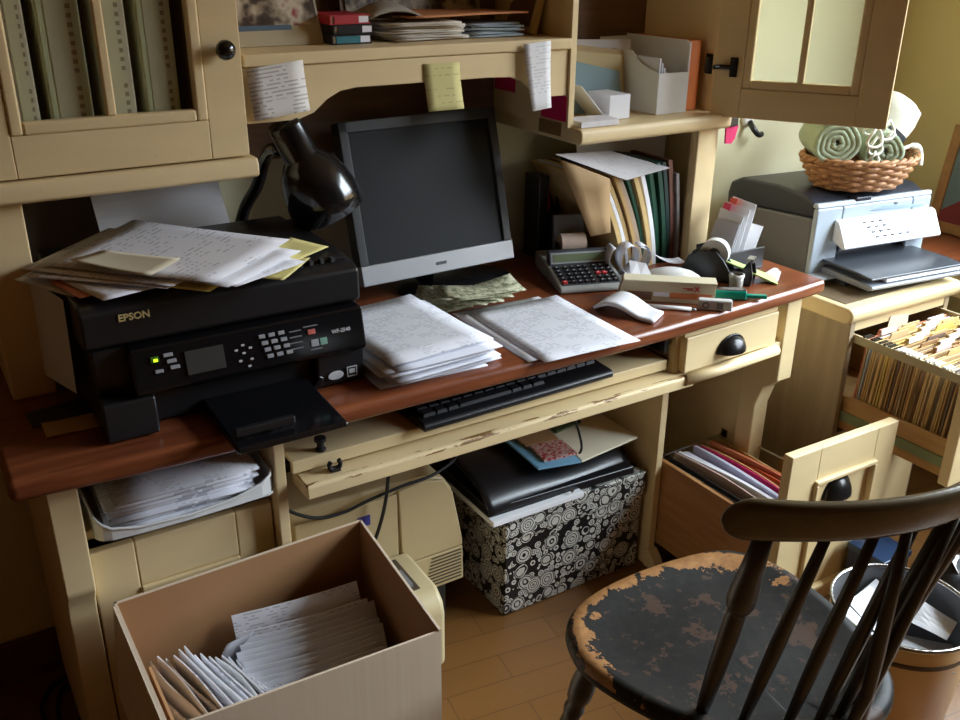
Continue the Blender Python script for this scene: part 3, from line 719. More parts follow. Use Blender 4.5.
# ================================================================== NOTES ON THE VALANCE
def note(name, label, cat, x0, x1, z0, z1, y, m, sk=0.0, curl=.006, dz=0.0, tw=0.0):
    mb = MB().quad((x0+sk, y, z0), (x1+sk+tw, y, z0+dz), (x1, y, z1+dz), (x0, y, z1), .0004, 4, 6, lift=lambda u, v: (0, -curl*(1-v)**2, 0))
    return tag(obj(name, mb, m, smooth=True), label, cat)
note('paper_slip', 'white printed slip stuck on the shelf edge above the desk lamp', 'paper', .514, .610, 1.156, 1.236, 1.5215, PRINTS, .004, .010, .010)
note('sticky_note', 'pale yellow sticky note hanging from the valance above the monitor', 'sticky note', .840, .915, 1.144, 1.226, 1.5325, printed('note_paper', S(206, 198, 136), S(150, 144, 100), .012, .5, (.03, .012), .2, .7), .006, .008)
note('receipt', 'white receipt strip hanging from the shelf front right of the yellow note', 'receipt', 1.048, 1.110, 1.130, 1.252, 1.5205, printed('receipt_paper', S(236, 236, 236), S(190, 190, 198), .006, .5), .016, .012, .004, -.018)
def side_note(label, y0, y1, z0, z1, m):
    tag(obj('sticky_note', MB().quad((1.1625, y1, z0), (1.1625, y0, z0), (1.1632, y0, z1), (1.1632, y1, z1), .0004, 2, 2), m), label, 'sticky note')
side_note('magenta note on the hutch side wall, left of the white receipt strip', 1.715, 1.795, 1.133, 1.200, MAGENTA)
side_note('magenta note on the hutch side wall, right of the white receipt strip', 1.533, 1.618, 1.098, 1.1475, MAGENTA)
side_note('dull brown note below the right magenta note on the hutch side wall', 1.548, 1.625, 1.067, 1.094, plain('dull_brown_note', S(128, 96, 58), .8))

# ================================================================== MIDDLE SHELF OF THE HUTCH
def collage():
    n = NT('photo_print'); v = n.mapping((1, 1, 1))
    vo = n.n('ShaderNodeTexVoronoi'); n.l(v, vo.inputs[0]); vo.inputs['Scale'].default_value = 34
    f = n.noise(v, 17, 3, .55)
    c = n.ramp(f, [(.30, S(24, 20, 22)), (.44, S(74, 62, 56)), (.50, S(150, 138, 118)), (.57, S(196, 186, 166)), (.64, S(140, 60, 60)), (.7, S(40, 34, 36))])
    return n.done(c, .3)
PHOTO = collage()
SZ = 1.2585
pc = thing('photo_card', 'glossy photo card standing on the middle shelf beside the left cabinet door', 'photo', (.60, 1.66, SZ))
obj('card', MB().quad((.535, 1.63, SZ), (.695, 1.63, SZ), (.690, 1.70, SZ+.19), (.530, 1.70, SZ+.19), .003), plain('card_border', S(170, 158, 128), .5), pc)
obj('picture', MB().quad((.541, 1.640, SZ+.032), (.690, 1.640, SZ+.032), (.686, 1.695, SZ+.185), (.536, 1.695, SZ+.185), .002), PHOTO, pc)
obj('blue_strip', MB().quad((.541, 1.6375, SZ+.025), (.640, 1.6375, SZ+.025), (.640, 1.640, SZ+.033), (.541, 1.640, SZ+.033), .0015), plain('dull_blue_print', S(70, 92, 112), .5), pc)
BK = [('teal book lying lowest of the three small books on the middle shelf', plain('teal_cover', S(40, 112, 122), .5), .0), ('black book between the teal and the red book on the middle shelf', BLACKP, .004), ('red book lying topmost of the three small books on the middle shelf', plain('red_cover', S(168, 34, 44), .5), -.002)]
for i, (lab, m, dx) in enumerate(BK):
    z = SZ+.0003+i*.0165; b = thing('book', lab, 'book', (.74, 1.63, z))
    cv = MB().box((.698+dx, 1.60, z), (.775+dx, 1.70, z+.002)); cv.box((.698+dx, 1.60, z+.0135), (.775+dx, 1.70, z+.0155)); cv.box((.698+dx, 1.60, z+.002), (.7005+dx, 1.70, z+.0135))
    obj('cover', cv, BLACKP if i != 2 else m, b)
    obj('spine_label', B((.706+dx, 1.5985, z+.002), (.752+dx, 1.6015, z+.0135)), m, b)
    obj('pages', B((.701+dx, 1.602, z+.0022), (.772+dx, 1.698, z+.0133)), WHITE, b)
def heap(lab, cat, cx, cy, z, w_, h_, n_, m, seed, name='paper_sheet', grp=None, dz=.004, t=.003):
    for i in range(n_):
        paper(name, lab, cat, (cx+rnd(-.012, .012), cy+rnd(-.01, .012), z+i*dz), w_*rnd(.9, 1), h_*rnd(.9, 1), rnd(-.12, .12), m, curl=.0015, t=t, group=grp, seed=seed+i, nu=4, nv=4)
heap('grey-white paper in the loose pile on the middle shelf right of the books', 'paper', .885, 1.66, SZ+.002, .17, .13, 8, plain('grey_white_paper', S(196, 188, 174), .75), 200, grp='papers piled on the middle shelf')
heap('bluish envelope in the small pile near the right end of the middle shelf', 'envelope', 1.045, 1.66, SZ+.002, .12, .11, 6, plain('bluish_paper', S(170, 184, 190), .7), 220, 'envelope', 'bluish envelopes on the middle shelf')
paper('folder', 'large orange-edged folder lying across the piles on the middle shelf', 'folder', (.975, 1.665, SZ+.041), .26, .15, .03, plain('orange_edge_card', S(196, 132, 84), .7), curl=.003, seed=240, t=.003)
tag(obj('cloth_bag', MB().sheet(lambda u, v: (.775+.10*u, 1.60+.09*v, SZ+.042+.024*math.sin(PI*u)**.7*math.sin(PI*(.15+.7*v))), 10, 8, .004), plain('grey_cloth', S(150, 142, 128), .85), smooth=True), 'crumpled grey plastic sleeve slumped over the red book on the middle shelf', 'sleeve')
pb = thing('photo_print', 'wide dark group photo standing at the back of the middle shelf', 'photo', (.93, 1.76, SZ))
obj('print', MB().quad((.80, 1.755, SZ), (1.10, 1.755, SZ), (1.10, 1.785, SZ+.19), (.80, 1.785, SZ+.19), .003), PHOTO, pb)
obj('mount', MB().quad((.79, 1.7585, SZ), (1.115, 1.7585, SZ), (1.115, 1.789, SZ+.20), (.79, 1.789, SZ+.20), .002), plain('brown_mount', S(104, 76, 54), .6), pb)
pfm = thing('picture_frame', 'thin light wood frame leaning at the right end of the middle shelf', 'frame', (1.13, 1.66, SZ))
MFR = Matrix.Translation((1.128, 1.615, SZ+.002)) @ Matrix.Rotation(math.radians(-8), 4, 'Z') @ Matrix.Rotation(math.radians(14.5), 4, 'Y')
ff_ = MB()
for a, b in (((0, 0, 0), (.014, .012, .26)), ((0, .128, 0), (.014, .14, .26)), ((0, .012, 0), (.014, .128, .012)), ((0, .012, .248), (.014, .128, .26))): ff_.box(a, b, MFR)
obj('frame', ff_, plain('light_frame_wood', S(204, 178, 124), .45), pfm, bevel=.002)
obj('backing', MB().box((.005, .010, .010), (.009, .130, .25), MFR), plain('brown_backing', S(112, 84, 58), .7), pfm)

# volumes behind the left glass door
SPN = printed('pale_green_spine', S(214, 206, 180), S(130, 100, 84), .014, .8, (.012, .6), .5, .5, .7)
SPB = plain('pale_green_cloth', S(214, 216, 182), .8); SPG = plain('grey_cloth_cover', S(206, 194, 176), .8)
xs = .112
for i, (w_, m, lab) in enumerate(((.047, SPB, 'plain pale green binder, leftmost behind the glass cabinet door'), (.030, SPG, 'narrow grey-brown volume, second from the left behind the glass'), (.060, SPB, 'wide pale green volume just left of the door muntin'),
        (.048, SPG, 'grey-green volume just right of the door muntin'), (.052, SPB, 'wide green volume, second from the right behind the glass door'), (.040, plain('dark_brown_cover', S(92, 66, 48), .8), 'dark brown volume, rightmost behind the glass cabinet door'))):
    b = thing('bound_volume', lab, 'book', (xs+w_/2, 1.66, 1.099))
    obj('cover', B((xs, 1.5435, 1.099), (xs+w_, 1.72, 1.52-.02*(i % 3))), m, b, bevel=.004)
    sp_ = MB().add([(xs+w_*.2, 1.5425, 1.115), (xs+w_*.8, 1.5425, 1.115), (xs+w_*.8, 1.5425, 1.48), (xs+w_*.2, 1.5425, 1.48), (xs+w_*.2, 1.5440, 1.115), (xs+w_*.8, 1.5440, 1.115), (xs+w_*.8, 1.5440, 1.48), (xs+w_*.2, 1.5440, 1.48)],
        [(0, 1, 2, 3), (4, 7, 6, 5), (0, 4, 5, 1), (1, 5, 6, 2), (2, 6, 7, 3), (3, 7, 4, 0)], [(0, 0), (.03, 0), (.03, .4), (0, .4)]*2)
    obj('spine_print', sp_, SPN, b)
    xs += w_+.0155

# ================================================================== RIGHT TOWER SHELF
RZ = 1.0868
tag(obj('notepad', MB().quad((1.186, 1.512, RZ+.006), (1.282, 1.512, RZ+.006), (1.292, 1.575, RZ+.006), (1.192, 1.575, RZ+.006), .011), plain('floral_grey_paper', S(214, 210, 212), .7, var=.12, nscale=60)), 'thick white notepad lying at the front of the right shelf', 'notepad')
tag(obj('paper_roll', MB().lathe([(.004, 0), (.016, 0), (.016, .09), (.004, .09)], (1.205, 1.60, RZ+.0165), 20, Matrix.Rotation(-PI/2, 4, 'X')), plain('beige_roll', S(190, 170, 112), .7), smooth=True), 'small beige roll behind the white notepad on the right shelf', 'roll')
cb = thing('carton', 'small open white carton with its flap raised on the right shelf', 'box', (1.325, 1.59, RZ))
obj('body', MB().box((1.297, 1.562, RZ), (1.352, 1.64, RZ+.050)), plain('white_card', S(226, 226, 232), .6), cb, bevel=.001)
obj('flap', MB().quad((1.292, 1.560, RZ+.001), (1.300, 1.640, RZ+.001), (1.238, 1.655, RZ+.072), (1.226, 1.568, RZ+.072), .0015), WHITE, cb)
for i, (x0, x1, y, z1, dz, m, lab) in enumerate(((1.200, 1.395, 1.668, 1.215, -.045, plain('teal_striped', S(128, 152, 158), .7), 'grey-blue lined folder leaning behind the white carton'),
        (1.215, 1.412, 1.684, 1.224, -.022, plain('cream_envelope_b', S(206, 190, 146), .75), 'cream envelope behind the grey-blue folder on the right shelf'),
        (1.220, 1.430, 1.700, 1.236, -.026, plain('buff_envelope', S(196, 172, 130), .75), 'buff envelope between the cream envelope and the big white one'),
        (1.210, 1.478, 1.735, 1.236, -.008, WHITE, 'large white envelope at the back of the right shelf'))):
    tag(obj('envelope', MB().quad((x0, y, RZ+.001), (x1, y-.03, RZ+.001), (x1, y-.012, z1+dz), (x0, y+.02, z1), .004, 2, 2), m), lab, 'envelope')
mf = thing('magazine_file', 'white card magazine file with a cut-away front on the right shelf', 'file box', (1.47, 1.62, RZ))
ml = MB()
ml.prism([(1.565, RZ), (1.775, RZ), (1.775, RZ+.125), (1.66, RZ+.125), (1.625, RZ+.10), (1.565, RZ+.085)], 1.430, 1.433, 'x'); ml.prism([(1.565, RZ), (1.775, RZ), (1.775, RZ+.150), (1.58, RZ+.150), (1.565, RZ+.145)], 1.512, 1.516, 'x')
ml.box((1.433, 1.565, RZ), (1.512, 1.568, RZ+.085)); ml.box((1.433, 1.568, RZ), (1.512, 1.775, RZ+.003)); ml.box((1.433, 1.772, RZ+.003), (1.512, 1.775, RZ+.145))
obj('file', ml, plain('white_board', S(226, 226, 222), .5), mf)
for i in range(4):
    tag(obj('envelope', MB().box((1.438+i*.007, 1.575, RZ+.0035), (1.442+i*.007, 1.765, RZ+.115-.010*i)), ENV), 'white envelope standing in the white magazine file', 'envelope', 'envelopes in the magazine file')
tag(obj('binder', MB().box((1.518, 1.575, RZ), (1.556, 1.775, RZ+.148)), plain('orange_binder_card', S(214, 116, 44), .55), bevel=.003), 'orange binder standing at the right end of the right shelf', 'binder')

# ================================================================== FOLDERS UNDER THE RIGHT TOWER
DZ = .7503
fl = [(1.348, 1.262, .012, MANILA, .215, 'manila folder leaning furthest left in the row under the right shelf'), (1.364, 1.278, .009, WHITE, .215, 'white paper sheaf, second from the left in the leaning row'),
      (1.376, 1.292, .010, MANILA, .215, 'thick manila folder right of the white sheaf in the leaning row'), (1.389, 1.308, .010, TAN, .218, 'tan folder near the middle of the leaning row'),
      (1.402, 1.323, .011, plain('grey_tan_card', S(168, 146, 122), .75), .212, 'grey-tan folder left of the first green spine'), (1.416, 1.345, .008, GREEN, .216, 'dark green notebook with tan folders on both sides'),
      (1.427, 1.362, .012, MANILA, .216, 'upright manila folder between a green notebook and white sheaf'), (1.442, 1.386, .011, WHITE, .215, 'bright white sheaf right of the upright manila folder'),
      (1.456, 1.408, .011, GREEN, .232, 'left one of three dark green binders in a row'), (1.470, 1.428, .011, plain('deep_green_cloth', S(20, 62, 44), .5), .236, 'middle one of three dark green binders in a row'),
      (1.484, 1.448, .010, plain('blackish_green', S(18, 44, 40), .5), .234, 'right one of three dark green binders in a row'), (1.497, 1.468, .012, plain('brown_cloth', S(104, 62, 46), .6), .236, 'brown binder beside the grey one next to the hutch post'),
      (1.511, 1.490, .008, plain('grey_cloth_b', S(140, 132, 128), .6), .205, 'grey folder at the right end of the leaning row')]
for i, (xb, xt, t, m, h, lab) in enumerate(fl):
    n_ = 8; L1 = []; R1 = []
    for k in range(n_+1):
        f = k/n_; x = xb+(xt-xb)*(f**1.5)
        L1.append((x, DZ+h*f)); R1.append((x+t, DZ+h*f))
    nm = 'binder' if 'binder' in lab else 'notebook' if 'notebook' in lab else 'folder'
    ob_ = MB().prism(L1+R1[::-1], 1.548+.003*(i % 3), 1.79, 'y')
    tag(obj(nm, ob_, m), lab, nm)
tag(obj('paper_sheet', MB().quad((1.142, 1.535, 1.036), (1.302, 1.500, .972), (1.452, 1.530, .976), (1.365, 1.63, 1.004), .001, 6, 6), printed('big_sheet_print', S(200, 198, 200), S(150, 150, 160), .008, .45)), 'large white sheet lying across the tops of the leaning folders', 'paper')
tag(obj('envelope', MB().quad((1.228, 1.515, .858), (1.292, 1.528, .854), (1.258, 1.500, .980), (1.150, 1.532, 1.026), .002, 3, 3), plain('kraft_envelope', S(182, 150, 106), .75), smooth=True), 'tan envelope hanging at the left front of the leaning folders', 'envelope')
tag(obj('paper_sheet', MB().quad((1.34, 1.72, .985), (1.552, 1.66, .962), (1.566, 1.67, 1.046), (1.34, 1.73, 1.05), .001, 3, 3), WHITE), 'white sheet tucked upright below the right shelf', 'paper')

# letters and tape dispenser
lets = [(1.524, 1.47, .105, plain('greyish_paper', S(196, 194, 200), .7), 'greyish letter, leftmost of the letters behind the tape dispenser'), (1.534, 1.472, .128, WHITE, 'second white letter from the left behind the tape dispenser'), (1.544, 1.478, .138, MAGENTA, 'magenta letter standing among the white letters'),
        (1.552, 1.470, .139, WHITE, 'white letter right of the magenta one'), (1.562, 1.474, .147, RED, 'red-edged letter between the tallest white letters'), (1.570, 1.476, .149, WHITE, 'tallest white letter by the hutch post'), (1.600, 1.47, .090, WHITE, 'shortest white letter at the right of the standing letters')]
lh = thing('letter_holder', 'black letter holder behind the tape dispenser', 'letter holder', (1.57, 1.44, .7505))
lm = MB().box((1.525, 1.405, .7507), (1.645, 1.50, .755)); lm.box((1.525, 1.405, .755), (1.645, 1.410, .80)); lm.box((1.525, 1.495, .755), (1.645, 1.50, .80))
obj('holder', lm, BLACKP, lh, bevel=.001)
for i, (x, y, h, m, lab) in enumerate(lets):
    x += .010
    y0_ = 1.462 if m in (MAGENTA, RED) else 1.412
    tag(obj('letter', MB().quad((x-.004, y0_, .7555), (x+.004, 1.492, .7555), (x+.034, 1.488, .757+h-.004), (x+.026, y0_-.002, .757+h-.006*(i % 2)), .0012, 3, 3), m), lab, 'letter')
td = thing('tape_dispenser', 'black tape dispenser with a white roll on the right of the desktop', 'tape dispenser', (1.500, 1.400, .7505), math.radians(-58))
side = [(-.075, .0003), (.075, .0003), (.078, .02), (.07, .056), (.062, .05), (.05, .026), (.03, .022), (.012, .05), (-.005, .066), (-.04, .066), (-.065, .05), (-.078, .02)]
obj('body', MB().prism(side, -.024, -.016, 'y').prism(side, .016, .024, 'y').prism([(-.075, .0003), (.075, .0003), (.07, .02), (-.07, .02)], -.016, .016, 'y'), BLACKP, td, bevel=.002, local=True)
obj('tape_roll', MB().lathe([(.013, -.012), (.031, -.012), (.031, .012), (.013, .012), (.013, -.012)], (-.012, 0, .058), 28, Matrix.Rotation(PI/2, 4, "X"), cap=False), WHITEP, td, smooth=False, local=True)
obj('hub', MB().tube([(-.012, -.017, .058), (-.012, .017, .058)], .0125, 16), DGREY, td, local=True)
obj('cutter', MB().box((.060, -.014, .050), (.075, .014, .058)), STEEL, td, local=True)
# boxed stapler
sb_ = thing('carton', 'long beige carton with a brown window and a red X in front of the folders', 'box', (1.300, 1.340, .7505), math.radians(-40))
BEIGE = plain('beige_carton', S(196, 180, 146), .5)
obj('carton', MB().box((-.092, 0, .0003), (.092, .038, .043)).prism([(-.107, .0003), (-.092, .0003), (-.092, .043), (-.095, .043)], 0, .038, 'y'), BEIGE, sb_, bevel=.001, local=True)
obj('brown_panel', MB().box((-.085, -.001, .004), (-.035, .001, .022)), plain('brown_window', S(120, 84, 62), .3), sb_, local=True)
obj('white_label', MB().box((-.032, -.001, .013), (.000, .001, .022)), WHITE, sb_, local=True)
obj('orange_strip', MB().box((.002, -.001, .010), (.085, .001, .022)), plain('orange_print', S(198, 112, 60), .5), sb_, local=True)
obj('red_mark', MB().text('X', .014, frame((.055, -.0012, .031), (1, 0, 0), (0, -1, 0)), bold=.0006).box((.026, -.0014, .032), (.047, -.0002, .0335)).box((.034, -.0014, .029), (.047, -.0002, .0303)), RED, sb_, local=True)
obj('lid_edge', MB().box((-.094, -.0015, .043), (.094, .039, .046)), plain('pale_carton', S(224, 214, 182), .5), sb_, bevel=.001, local=True)
dome = MB().lathe([(.062, 0), (.062, .006), (.055, .020), (.040, .030), (.02, .036), (.001, .038)], (1.385, 1.425, .7505), 32, Matrix.Rotation(math.radians(-40), 4, 'Z') @ Matrix.Diagonal((1.1, .6, 1, 1)))
tag(obj('white_lid', dome, WHITEP, smooth=True), 'white dome-shaped lid behind the beige carton', 'lid')
tag(obj('paper_scrap', MB().quad((1.285, 1.435, .752), (1.345, 1.425, .752), (1.33, 1.45, .80), (1.30, 1.47, .806), .0008, 2, 2), WHITE), 'crumpled white scrap behind the left end of the beige carton', 'paper')
tag(obj('paper_card', MB().quad((1.45, 1.44, .7515), (1.505, 1.40, .7515), (1.508, 1.412, .800), (1.453, 1.452, .800), .0012), PRINTD), 'small printed card standing behind the white dome lid', 'card')
pn = thing('pen', 'white pen lying in front of the beige carton', 'pen', (1.268, 1.315, .7505), math.radians(-44))
obj('barrel', MB().tube([(-.052, 0, .0045), (.052, 0, .0045)], .0042, 10), WHITEP, pn, smooth=True, local=True)
obj('tip', MB().tube([(.052, 0, .0045), (.062, 0, .0045)], [.004, .001], 10), SILVER, pn, smooth=True, local=True)
cp_ = thing('plastic_case', 'small white and grey case at the right front of the beige carton', 'case', (1.352, 1.262, .7505), math.radians(-42))
obj('case', MB().box((-.034, -.008, .0003), (.034, .010, .022)), plain('pale_grey_plastic', S(206, 204, 200), .4), cp_, bevel=.003, local=True)
obj('round_mark', MB().lathe([(.007, 0), (.007, .0012), (.004, .0012), (.004, 0)], (0, 0, 0), 20, frame((-.018, -.008, .011), (1, 0, 0), (0, -1, 0)), cap=False), GREYP, cp_, local=True)
obj('grey_label', MB().box((.004, -.009, .004), (.016, -.007, .018)), GREYP, cp_, local=True)
gs = thing('stapler', 'teal green plastic stapler near the front right desk edge', 'stapler', (1.430, 1.292, .7505), math.radians(-38))
TEALG = plain('teal_clear', S(10, 140, 118), .15, coat=.3)
obj('body', MB().box((-.045, -.012, .0003), (.03, .012, .020)), TEALG, gs, bevel=.004, local=True)
obj('arm', MB().box((.03, -.006, .003), (.072, .006, .011)), TEALG, gs, bevel=.002, local=True)
obj('metal_strip', MB().box((-.043, -.009, .0195), (.028, .009, .022)), STEEL, gs, bevel=.001, local=True)
jr = thing('glass_pot', 'small lidded clear pot beside the tape dispenser', 'jar', (1.487, 1.335, .7505))
obj('pot', MB().lathe([(.013, 0), (.0145, .002), (.0155, .028), (.0135, .028), (.012, .003)], (1.487, 1.335, .7506), 24), plain('clear_pot', S(150, 146, 136), .15), jr, smooth=True)
obj('rim', MB().lathe([(.0165, .026), (.0165, .031), (.014, .032)], (1.487, 1.335, .7506), 24, cap=False), plain('silvery_rim', S(210, 208, 200), .25), jr, smooth=True)
LG = plain('light_green_paper', S(190, 214, 130), .7)
tag(obj('sticky_note', MB().quad((1.52, 1.415, .795), (1.512, 1.405, .790), (1.578, 1.300, .752), (1.612, 1.335, .752), .003, 4, 4), LG), 'light green folded note leaning beside the small pot', 'sticky note')
for i in range(3):
    tag(obj('paper_scrap', MB().quad((1.588, 1.362-.016*i, .751), (1.60, 1.35-.016*i, .751), (1.652-.006*i, 1.366-.010*i, .758), (1.648-.006*i, 1.374-.010*i, .758), .0008, 2, 2), WHITE), 'torn white paper strip on the desktop beside the light green note', 'paper', 'torn strips beside the green note')
pk = thing('pink_tag', 'hot pink tag clipped to the right end of the hutch shelf', 'tag', (1.607, 1.515, 1.02))
obj('clip', MB().box((1.5935, 1.505, 1.056), (1.622, 1.525, 1.082)), BLACKP, pk, bevel=.002, label='black clip')
obj('tag', MB().prism([(1.594, 1.056), (1.632, 1.056), (1.624, 1.026), (1.614, 1.016), (1.596, 1.018)], 1.513, 1.517, 'y'), MAGENTA, pk, label='hot pink tag')
hk = thing('cord_hook', 'small pale hook with a black tip on the back wall right of the hutch', 'hook', (2.02, 1.815, .95))
obj('plate', MB().lathe([(.02, 0), (.02, .008), (.012, .012)], (1.995, 1.8245, .995), 20, Matrix.Rotation(PI/2, 4, 'X')), WHITEP, hk, smooth=True)
obj('hook', MB().tube(spline([(1.995, 1.812, .99), (1.995, 1.795, .972), (2.01, 1.79, .957), (2.025, 1.792, .957)], 5), .0075, 8), BLACKP, hk, smooth=True, label='black tip')

# ================================================================== UNDER THE DESK
LPM = plain('beige_printer_plastic', S(184, 164, 122), .5, var=.05, nscale=6)
LPD = plain('beige_slot_shadow', S(70, 60, 44), .6)
lp2 = thing('laser_printer', 'old beige laser printer on the floor under the keyboard tray', 'printer', (.70, 1.62, 0))
obj('body', MB().prism([(.505, .135), (.505, .430), (.80, .418), (.845, .405), (.868, .37), (.893, .22), (.893, .135)], 1.485, 1.795, 'y'), LPM, lp2, bevel=.008)
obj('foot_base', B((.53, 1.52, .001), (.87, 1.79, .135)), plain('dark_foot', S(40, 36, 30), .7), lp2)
obj('side_cover', MB().prism([(.742, .225), (.738, .405), (.80, .412), (.843, .400), (.865, .365), (.889, .24), (.889, .225)], 1.476, 1.486, 'y'), LPM, lp2, bevel=.003)
vt = MB()
for i in range(9): vt.box((.795+.002*i, 1.4745, .146+.0085*i), (.885, 1.4775, .149+.0085*i))
lvp = obj('vent_panel', MB().prism([(.745, .137), (.745, .222), (.889, .222), (.891, .137)], 1.476, 1.486, 'y'), LPM, lp2, bevel=.002)
obj('vent_slot', vt, LPD, lvp)
obj('front_cover', B((.515, 1.477, .20), (.735, 1.486, .400)), LPM, lp2, bevel=.003)
mp = MB().prism([(1.31, .08), (1.475, .08), (1.475, .262), (1.345, .258), (1.318, .236), (1.31, .21)], .625, .752, 'x')
mt = obj('front_tray', mp, plain('pale_beige_plastic', S(186, 170, 130), .45), lp2, bevel=.012)
def slope(y): return .33+(y-1.325)/(1.40-1.325)*.042 if y > 1.325 else .285+(y-1.30)/.025*.045
obj('tray_slot', MB().hexa([(.645, 1.35, .257), (.715, 1.35, .257), (.715, 1.455, .261), (.645, 1.455, .261)], [(.645, 1.35, .2605), (.715, 1.35, .2605), (.715, 1.455, .2640), (.645, 1.455, .2640)]), LPD, mt)
obj('paper_guide', MB().hexa([(.655, 1.36, .2605), (.705, 1.36, .2605), (.705, 1.41, .262), (.655, 1.41, .262)], [(.655, 1.36, .268), (.705, 1.36, .268), (.705, 1.41, .270), (.655, 1.41, .270)]), GREYP, mt)
obj('blue_badge', B((.645, 1.4745, .352), (.672, 1.4775, .374)), plain('violet_blue_badge', S(60, 58, 130), .5), lp2)
C1 = spline([(.456, 1.500, .482), (.490, 1.464, .458), (.522, 1.462, .432), (.561, 1.462, .412), (.613, 1.462, .408), (.667, 1.462, .418), (.734, 1.462, .426), (.826, 1.466, .432), (.90, 1.52, .44), (.93, 1.70, .46), (.94, 1.795, .47)], 8)
tag(obj('power_cable', MB().tube(C1, .0035, 8), RUBBER, smooth=True), 'black cable sagging across the front of the beige laser printer', 'cable')
C2 = spline([(.735, 1.60, .617), (.722, 1.465, .53), (.703, 1.450, .463), (.696, 1.450, .415), (.681, 1.450, .361), (.660, 1.452, .312), (.610, 1.455, .24), (.590, 1.46, .10), (.58, 1.46, .006)], 7)
tag(obj('power_cable', MB().tube(C2, .0038, 8), RUBBER, smooth=True), 'black cable dropping from under the keyboard tray in front of the laser printer', 'cable')
C3 = spline([(1.19, 1.60, .63), (1.175, 1.50, .50), (1.19, 1.47, .42), (1.205, 1.48, .36), (1.17, 1.50, .335), (1.12, 1.56, .332)], 8)
tag(obj('power_cable', MB().tube(C3, .0028, 8), RUBBER, smooth=True), 'thin black wire hanging down over the magazines on the floral box', 'cable')
C4 = spline([(.135, 1.77, .006), (.07, 1.76, .006), (.035, 1.70, .006), (.05, 1.63, .006), (.10, 1.63, .006), (.12, 1.68, .006), (.085, 1.74, .006), (.06, 1.66, .013), (.07, 1.58, .006)], 8)
tag(obj('power_cable', MB().tube(C4, .0045, 8), RUBBER, smooth=True), 'black cable looped on the floor behind the left desk leg', 'cable')

def floral():
    n = NT('floral_damask'); v = n.mapping((1, 1, 1), (.4, .35, .2))
    def ros(scale, rings, seed):
        mp = n.n('ShaderNodeMapping'); n.l(n.tc.outputs['Object'], mp.inputs[0]); mp.inputs['Location'].default_value = (seed, seed*.7, seed*.3)
        vo = n.n('ShaderNodeTexVoronoi'); n.l(mp.outputs[0], vo.inputs[0]); vo.inputs['Scale'].default_value = scale; vo.inputs['Randomness'].default_value = .75
        d = vo.outputs['Distance']
        w_ = n.math('SINE', n.math('ADD', n.math('MULTIPLY', d, rings), n.math('MULTIPLY', n.noise(n.mapping(), 60, 2), 6)))
        on = n.math('GREATER_THAN', w_, -.55); ins = n.math('LESS_THAN', d, .52)
        return n.math('MULTIPLY', on, ins), n.math('LESS_THAN', d, .56)
    a, am = ros(23, 44, .0); b, bm = ros(58, 26, .37)
    m = n.math('MAXIMUM', a, n.math('MULTIPLY', b, n.math('SUBTRACT', 1.0, am)))
    col = n.mix(m, S(22, 20, 20), S(200, 198, 190))
    return n.done(col, .45)
FLORAL = floral()
fb = thing('storage_box', 'black and white floral patterned storage box on the floor under the desk', 'box', (1.19, 1.60, 0))
obj('body', B((.990, 1.458, .001), (1.386, 1.78, .235)), FLORAL, fb, bevel=.003)
obj('lid', B((.986, 1.452, .205), (1.390, 1.785, .268)), FLORAL, fb, bevel=.003)
tag(obj('paper_pad', B((.945, 1.440, .2685), (1.19, 1.74, .281)), WHITE, bevel=.001), 'white paper pad lying on the floral box under the black bag', 'paper pad')
def bagfn(u, v):
    x = .940+.420*u; y = 1.448+.32*v
    z = .325-.018*u+.022*math.sin(PI*v)*(1-u*.5)+.008*math.sin(7*u+3*v)*math.sin(PI*v)
    if v < .12: z -= (.12-v)*.25; 
    return (x, y+.03*u*(1-v), z)
bg = MB()
bg.sheet(bagfn, 24, 16, .004)
bgo = thing('laptop_bag', 'soft black laptop bag lying on the floral box', 'bag', (1.15, 1.60, .2815))
obj('upper_side', bg, plain('black_leatherette', S(24, 24, 27), .32, bump=.1, bscale=300), bgo, smooth=True)
obj('lower_side', MB().prism([(.945, .2815), (1.355, .2695), (1.355, .290), (.945, .306)], 1.458, 1.765, 'y'), plain('black_leatherette', S(24, 24, 27), .32), bgo, bevel=.004)
obj('stud', MB().lathe([(.0045, 0), (.0045, .002), (.001, .003)], (1.16, 1.446, .290), 12, Matrix.Rotation(PI/2, 4, 'X')), STEEL, bgo)
def lay(name, lab, cat, pts, z, t, m, cv=0.0):
    p = [(x, y, z+t/2) for x, y in pts]
    return tag(obj(name, MB().quad(*p, t, 4, 4, lift=lambda u, v: (0, 0, cv*math.sin(PI*u)*math.sin(PI*v))), m), lab, cat)
lay('folder', 'light blue folder lying on the black laptop bag', 'folder', [(1.085, 1.475), (1.185, 1.452), (1.22, 1.72), (1.10, 1.73)], .352, .006, plain('light_blue_card', S(120, 172, 204), .6))
lay('tray_board', 'cream board lying on the right part of the black laptop bag', 'board', [(1.190, 1.452), (1.372, 1.475), (1.372, 1.72), (1.23, 1.73)], .352, .005, plain('cream_board', S(226, 216, 190), .6))
def magm():
    n = NT('red_white_cover'); f = n.noise(n.mapping((1, 1.6, 1)), 90, 3, .6)
    return n.done(n.ramp(f, [(.44, S(150, 34, 28)), (.52, S(206, 196, 186)), (.6, S(168, 44, 34))]), .35)
lay('magazine', 'red and white patterned magazine on top of the light blue folder', 'magazine', [(1.110, 1.487), (1.192, 1.476), (1.20, 1.545), (1.120, 1.56)], .359, .006, magm())
lay('magazine', 'tan magazine with a black triangle behind the red patterned one', 'magazine', [(1.112, 1.566), (1.196, 1.552), (1.212, 1.72), (1.12, 1.735)], .359, .006, plain('tan_cover', S(164, 124, 84), .5))
